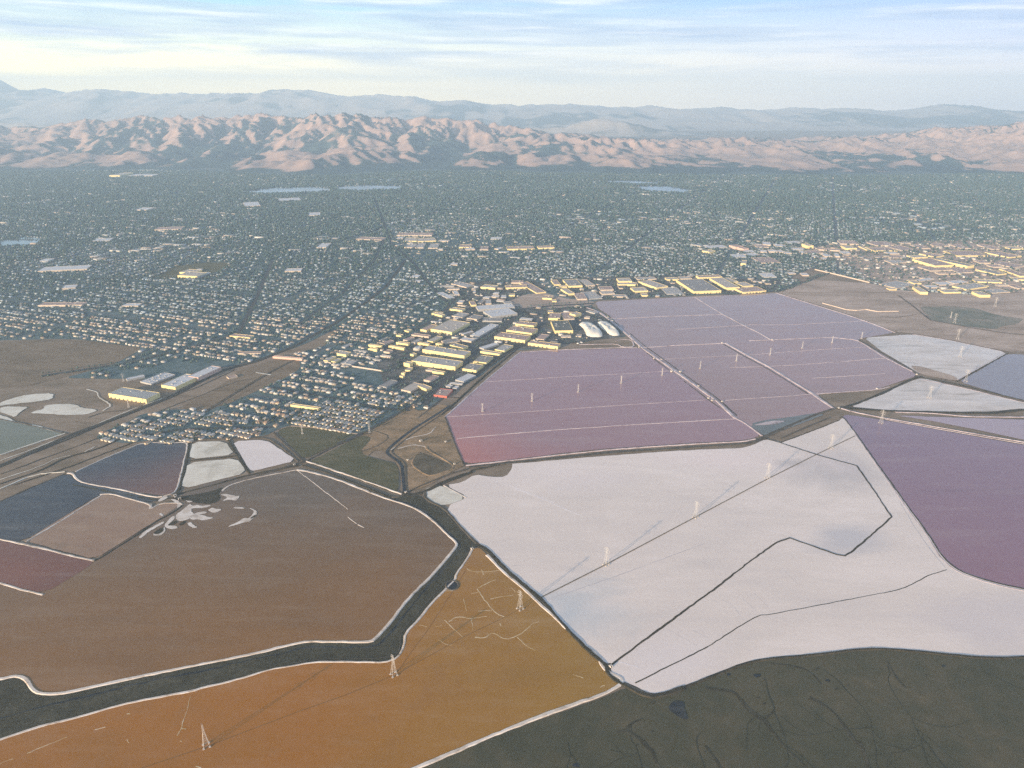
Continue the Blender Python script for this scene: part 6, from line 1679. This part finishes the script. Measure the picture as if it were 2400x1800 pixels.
# the 300 nearest houses, each an object: eight house types shared between them
M_rt = [plain('shingle_roof_%s' % n_, c_, 0.85, 0.15, 0.5) for n_, c_ in (('brown', (0.24, 0.19, 0.15)), ('grey', (0.33, 0.32, 0.31)), ('pale', (0.44, 0.42, 0.40)), ('tile', (0.36, 0.24, 0.17)))]
M_wt = [plain('stucco_%s' % n_, c_, 0.85, 0.06, 0.5) for n_, c_ in (('cream', (0.66, 0.57, 0.42)), ('white', (0.68, 0.65, 0.60)), ('tan', (0.50, 0.41, 0.31)))]
PRO = {}
for tp, w, d_, hh, rise in ((0, 12.5, 9.5, 3.8, 2.0), (4, 6.8, 13.0, 3.4, 0.8)):
    for rr in range(4):
        for ww in range(3):
            ov = 0.35
            walls = ([(-w / 2, -d_ / 2, 0), (w / 2, -d_ / 2, 0), (w / 2, d_ / 2, 0), (-w / 2, d_ / 2, 0), (-w / 2, -d_ / 2, hh), (w / 2, -d_ / 2, hh), (w / 2, d_ / 2, hh), (-w / 2, d_ / 2, hh)],
                     [(0, 1, 5, 4), (1, 2, 6, 5), (2, 3, 7, 6), (3, 0, 4, 7)])
            A_, B_ = w / 2 + ov, d_ / 2 + ov
            if tp == 0:
                rv = [(-A_, -B_, hh), (A_, -B_, hh), (A_, B_, hh), (-A_, B_, hh), (-A_ * .62, 0, hh + rise), (A_ * .62, 0, hh + rise)]
                rf = [(0, 1, 5, 4), (2, 3, 4, 5), (1, 2, 5), (3, 0, 4), (0, 3, 2, 1)]
            else:
                rv = [(-A_, -B_, hh), (A_, -B_, hh), (A_, B_, hh), (-A_, B_, hh), (0, -B_, hh + rise), (0, B_, hh + rise)]
                rf = [(0, 4, 5, 3), (1, 2, 5, 4), (0, 1, 4), (2, 3, 5), (0, 3, 2, 1)]
            rv = [(x, y, z + 0.03) for x, y, z in rv]
            extra = join_vf([box_vf(w * .28, -d_ / 2 - 1.4, 0, w * .34, 2.8, hh * .8), box_vf(-w * .2, -d_ / 2 - 0.06, 0, 1.1, .12, 2.1), box_vf(w * .1, d_ * .1, hh, .9, .9, rise + 0.9)]) if tp == 0 else box_vf(w / 2 + 1.3, -1, 0, 2.6, d_ * .5, 2.5)
            V0, F0 = join_vf([walls, (rv, rf), extra])
            me = mesh('house', V0, F0)
            me.materials.append(M_wt[ww]); me.materials.append(M_rt[rr])
            for pi in range(4, 9):
                me.polygons[pi].material_index = 1
            PRO[(tp, rr, ww)] = me
XZ = ((330, 'at the railway end'), (440, 'above the violet pond'), (540, 'above the stacked pale ponds'), (650, 'above the pinkish pale pond'), (740, 'above the olive field'), (850, 'by the green marsh triangle'), (9999, 'nearest the canal'))


def zone(qx_, qy_):
    side = next(t_ for lim, t_ in XZ if qx_ < lim)
    i_ = [lim for lim, _ in XZ].index(next(lim for lim, t_ in XZ if qx_ < lim))
    front = np.interp(qx_, [230, 330, 440, 620, 740, 850, 960, 1050], [1028, 1035, 1025, 1020, 1008, 1015, 960, 930])
    d_ = front - qy_
    return side, ('front rows' if d_ < 16 else 'second rows' if d_ < 34 else 'middle rows' if d_ < 58 else 'rear rows')


def number_labels(items):
    """items: (object, phrase, x in the photo): the place of each among its like goes in front"""
    bk = {}
    for o_, ph, x_ in items:
        bk.setdefault(ph, []).append((x_, o_))
    for ph, lst in bk.items():
        lst.sort(key=lambda q_: q_[0])
        n_ = len(lst)
        for i_, (x_, o_) in enumerate(lst):
            if n_ == 1:
                pos = ''
            elif i_ < (n_ + 1) // 2:
                pos = ORD[min(i_, len(ORD) - 1)] + ' '
            else:
                j_ = min(n_ - 1 - i_, len(ORD) - 1)
                pos = ('rightmost' if j_ == 0 else ORD[j_].replace('left', 'right')) + ' '
            o_['label'] = (pos + ph).strip()


items = []
for k in NEAR:
    h = H[k]
    tp = 4 if h[7] == 4 else 0
    rr = random.choice([0, 1, 2, 3] if tp == 0 else [1, 2, 2, 3]); ww = random.randrange(3)
    o = bpy.data.objects.new('house' if tp == 0 else 'mobile_home', PRO[(tp, rr, ww)])
    o.location = (h[0], h[1], 0.5)
    o.rotation_euler = (0, 0, h[5])
    o.scale = (h[2] / (12.5 if tp == 0 else 6.8), h[3] / (9.5 if tp == 0 else 13.0), 1)
    C.objects.link(o)
    sd, rw = zone(ppx[k], ppy[k])
    rfn = ['brown', 'grey', 'pale', 'tile'][rr]
    wln = ['cream', 'white', 'tan'][ww]
    kind_ = 'house' if tp == 0 else 'mobile home'
    items.append((o, f"{rfn} roofed {wln} {kind_}, {rw} {sd}", float(ppx[k])))
    o['category'] = kind_
    o['group'] = f"{kind_}s in the {rw} {sd}"
number_labels(items)

# trees: irregular crowns of leaf clumps; near ones are objects, the rest one mass
TR = []
nt_ = 260000
y = 1500 + (8300 - 1500) * RNG.random(nt_) ** 0.75
x = RNG.uniform(-0.82, 0.82, nt_) * (y + 500)
o_ = occ(x, y)
s_ = nearest(x, y)
pr = D_tree[s_] * np.where(D_type[s_] == 2, 1.3, np.where(D_type[s_] == 3, 0.5, np.where(D_type[s_] == 1, 0.5, 0.85)))
k2 = (((o_ == 1) & (RNG.random(nt_) < pr)) | ((o_ == 4) & (RNG.random(nt_) < 0.95)) | ((o_ == 3) & (RNG.random(nt_) < 0.30))) & foot_hills(x, y)
x, y = x[k2], y[k2]
# tree lines along the roads
for nm, vw, pts, w, m, lb in ROADS:
    if nm in ('road', 'freeway') and m is M_road:
        ws = resample([unp(*p) for p in px(vw, pts)], 15)
        A_ = np.array(ws)
        tdir = np.gradient(A_, axis=0)
        tdir /= np.linalg.norm(tdir, axis=1)[:, None] + 1e-9
        for sgn in (-1, 1):
            off = A_ + np.stack([-tdir[:, 1], tdir[:, 0]], 1) * sgn * (w / 2 + 6 + RNG.uniform(-2, 3, (len(A_), 1)))
            kk = (RNG.random(len(off)) < .75) & (occ(off[:, 0], off[:, 1]) > 0)
            x = np.concatenate([x, off[kk, 0]]); y = np.concatenate([y, off[kk, 1]])
n = len(x)
rad = RNG.uniform(2.4, 4.8, n) * np.clip(y / 3300, 0.8, 1.75)
hgt = rad * RNG.uniform(1.5, 2.4, n)
dd = np.hypot(x, y)
qx, qy = proj(x, y, np.zeros(n))
ordt = np.argsort(np.where((qx > 5) & (qx < 2395), dd - rad * 60, 1e9))
neart = ordt[:260]
restm = np.ones(n, bool); restm[neart] = False
# a crown of 14 faces: jittered double cone with a waist
xr, yr, rr_, hr_ = x[restm], y[restm], rad[restm], hgt[restm]
nr = len(xr)
S_ = 5
P_ = np.zeros((nr, 2 * S_ + 2, 3))
for k in range(S_):
    for lv, (zf, rf_) in enumerate(((0.30, 1.0), (0.68, 0.82))):
        a_ = 2 * math.pi * (k + lv * .5) / S_ + RNG.uniform(-.3, .3, nr)
        j_ = RNG.uniform(.65, 1.2, nr)
        P_[:, lv * S_ + k, 0] = np.cos(a_) * rr_ * rf_ * j_
        P_[:, lv * S_ + k, 1] = np.sin(a_) * rr_ * rf_ * j_
        P_[:, lv * S_ + k, 2] = hr_ * (zf + RNG.uniform(-.08, .08, nr))
P_[:, 2 * S_, 2] = hr_ * 1.02
P_[:, 2 * S_ + 1, 2] = 0
P_[:, :, 0] += xr[:, None]; P_[:, :, 1] += yr[:, None]; P_[:, :, 2] += 0.5
tri = []
for k in range(S_):
    j = (k + 1) % S_
    tri += [(k, j, S_ + k), (j, S_ + j, S_ + k), (S_ + k, S_ + j, 2 * S_), (j, k, 2 * S_ + 1)]
tri = np.array(tri)
Fa = (tri[None] + (np.arange(nr) * (2 * S_ + 2))[:, None, None]).reshape(-1, 3)
base = np.array([(0.050, 0.096, 0.088), (0.068, 0.112, 0.096), (0.046, 0.088, 0.092), (0.094, 0.125, 0.108)])[RNG.integers(0, 4, nr)] * RNG.uniform(.8, 1.25, (nr, 1))  # teal crowns: distance haze painted into the leaf colours
tone = np.repeat(base, len(tri), axis=0) * RNG.uniform(.8, 1.2, (nr * len(tri), 1))
M_leaf = attr_mat('foliage', 0.9, 0.35, 0.8)
link('distant_trees', big_mesh('distant_trees', P_.reshape(-1, 3), Fa, None, tone), M_leaf, kind='stuff', label='dark street and garden trees massed between the suburb roofs')

M_bark = plain('bark', (0.09, 0.07, 0.05), 0.9)
M_lf = [plain('leaves_%s' % n_, c_, 0.9, 0.3, 1.2) for n_, c_ in (('dark', (0.030, 0.048, 0.024)), ('mid', (0.048, 0.064, 0.030)))]
TP = []
for v_ in range(6):
    r = random.Random(v_)
    parts_ = [strut((0, 0, 0), (0, 0, .45), .10), strut((0, 0, .4), (.25, .1, .7), .06), strut((0, 0, .38), (-.22, .12, .66), .06)]
    V0, F0 = join_vf(parts_)
    nb = len(F0)
    for c_ in range(9):
        a_, rad_ = r.uniform(0, 6.28), r.uniform(.1, .42)
        cx, cy, cz, s0 = math.cos(a_) * rad_, math.sin(a_) * rad_, r.uniform(.42, .92), r.uniform(.16, .27)
        b0 = len(V0)
        for k in range(5):
            q_ = 2 * math.pi * k / 5 + r.uniform(-.3, .3)
            V0.append((cx + math.cos(q_) * s0 * r.uniform(.7, 1.3), cy + math.sin(q_) * s0 * r.uniform(.7, 1.3), cz + r.uniform(-.06, .06)))
        V0.append((cx, cy, cz + s0 * r.uniform(.6, .9))); V0.append((cx, cy, cz - s0 * .6))
        for k in range(5):
            F0.append((b0 + k, b0 + (k + 1) % 5, b0 + 5)); F0.append((b0 + (k + 1) % 5, b0 + k, b0 + 6))
    me = mesh('tree', V0, F0)
    me.materials.append(M_bark); me.materials.append(M_lf[v_ % 2])
    for pi in range(nb, len(F0)):
        me.polygons[pi].material_index = 1
    TP.append(me)
items = []
for k in neart:
    v_ = random.randrange(6)
    o = bpy.data.objects.new('tree', TP[v_])
    o.location = (x[k], y[k], 0.5)
    o.rotation_euler = (0, 0, random.uniform(0, 6.28))
    o.scale = (rad[k] * 2.3, rad[k] * 2.3, hgt[k] * 1.15)
    C.objects.link(o)
    sd, rw = zone(qx[k], qy[k])
    items.append((o, f"{['dark', 'lighter green'][v_ % 2]} tree, {rw} {sd}", float(qx[k])))
    o['category'] = 'tree'
    o['group'] = f"trees in the {rw} {sd}"
number_labels(items)
print('houses', len(H), 'trees', n)

# ------------------------------------------------------------------ haze
me = bpy.data.meshes.new('haze')
vs, fs = box_vf(0, 10750, -1.2, 68000, 41300, 1530.0)
haze = link('haze', mesh('haze', vs, fs), None, kind='stuff', label='thin blue summer haze filling the air over the whole plain')
hm = bpy.data.materials.new('haze_air')
hm.use_nodes = True
t = hm.node_tree
t.nodes.clear()
pv = N(t, 'ShaderNodeVolumePrincipled')
pv.inputs['Color'].default_value = (0.60, 0.80, 1.0, 1)
pv.inputs['Density'].default_value = 6.1e-5
pv.inputs['Anisotropy'].default_value = 0.1
om = N(t, 'ShaderNodeOutputMaterial')
L(t, pv.outputs[0], om.inputs['Volume'])
haze.data.materials.append(hm)
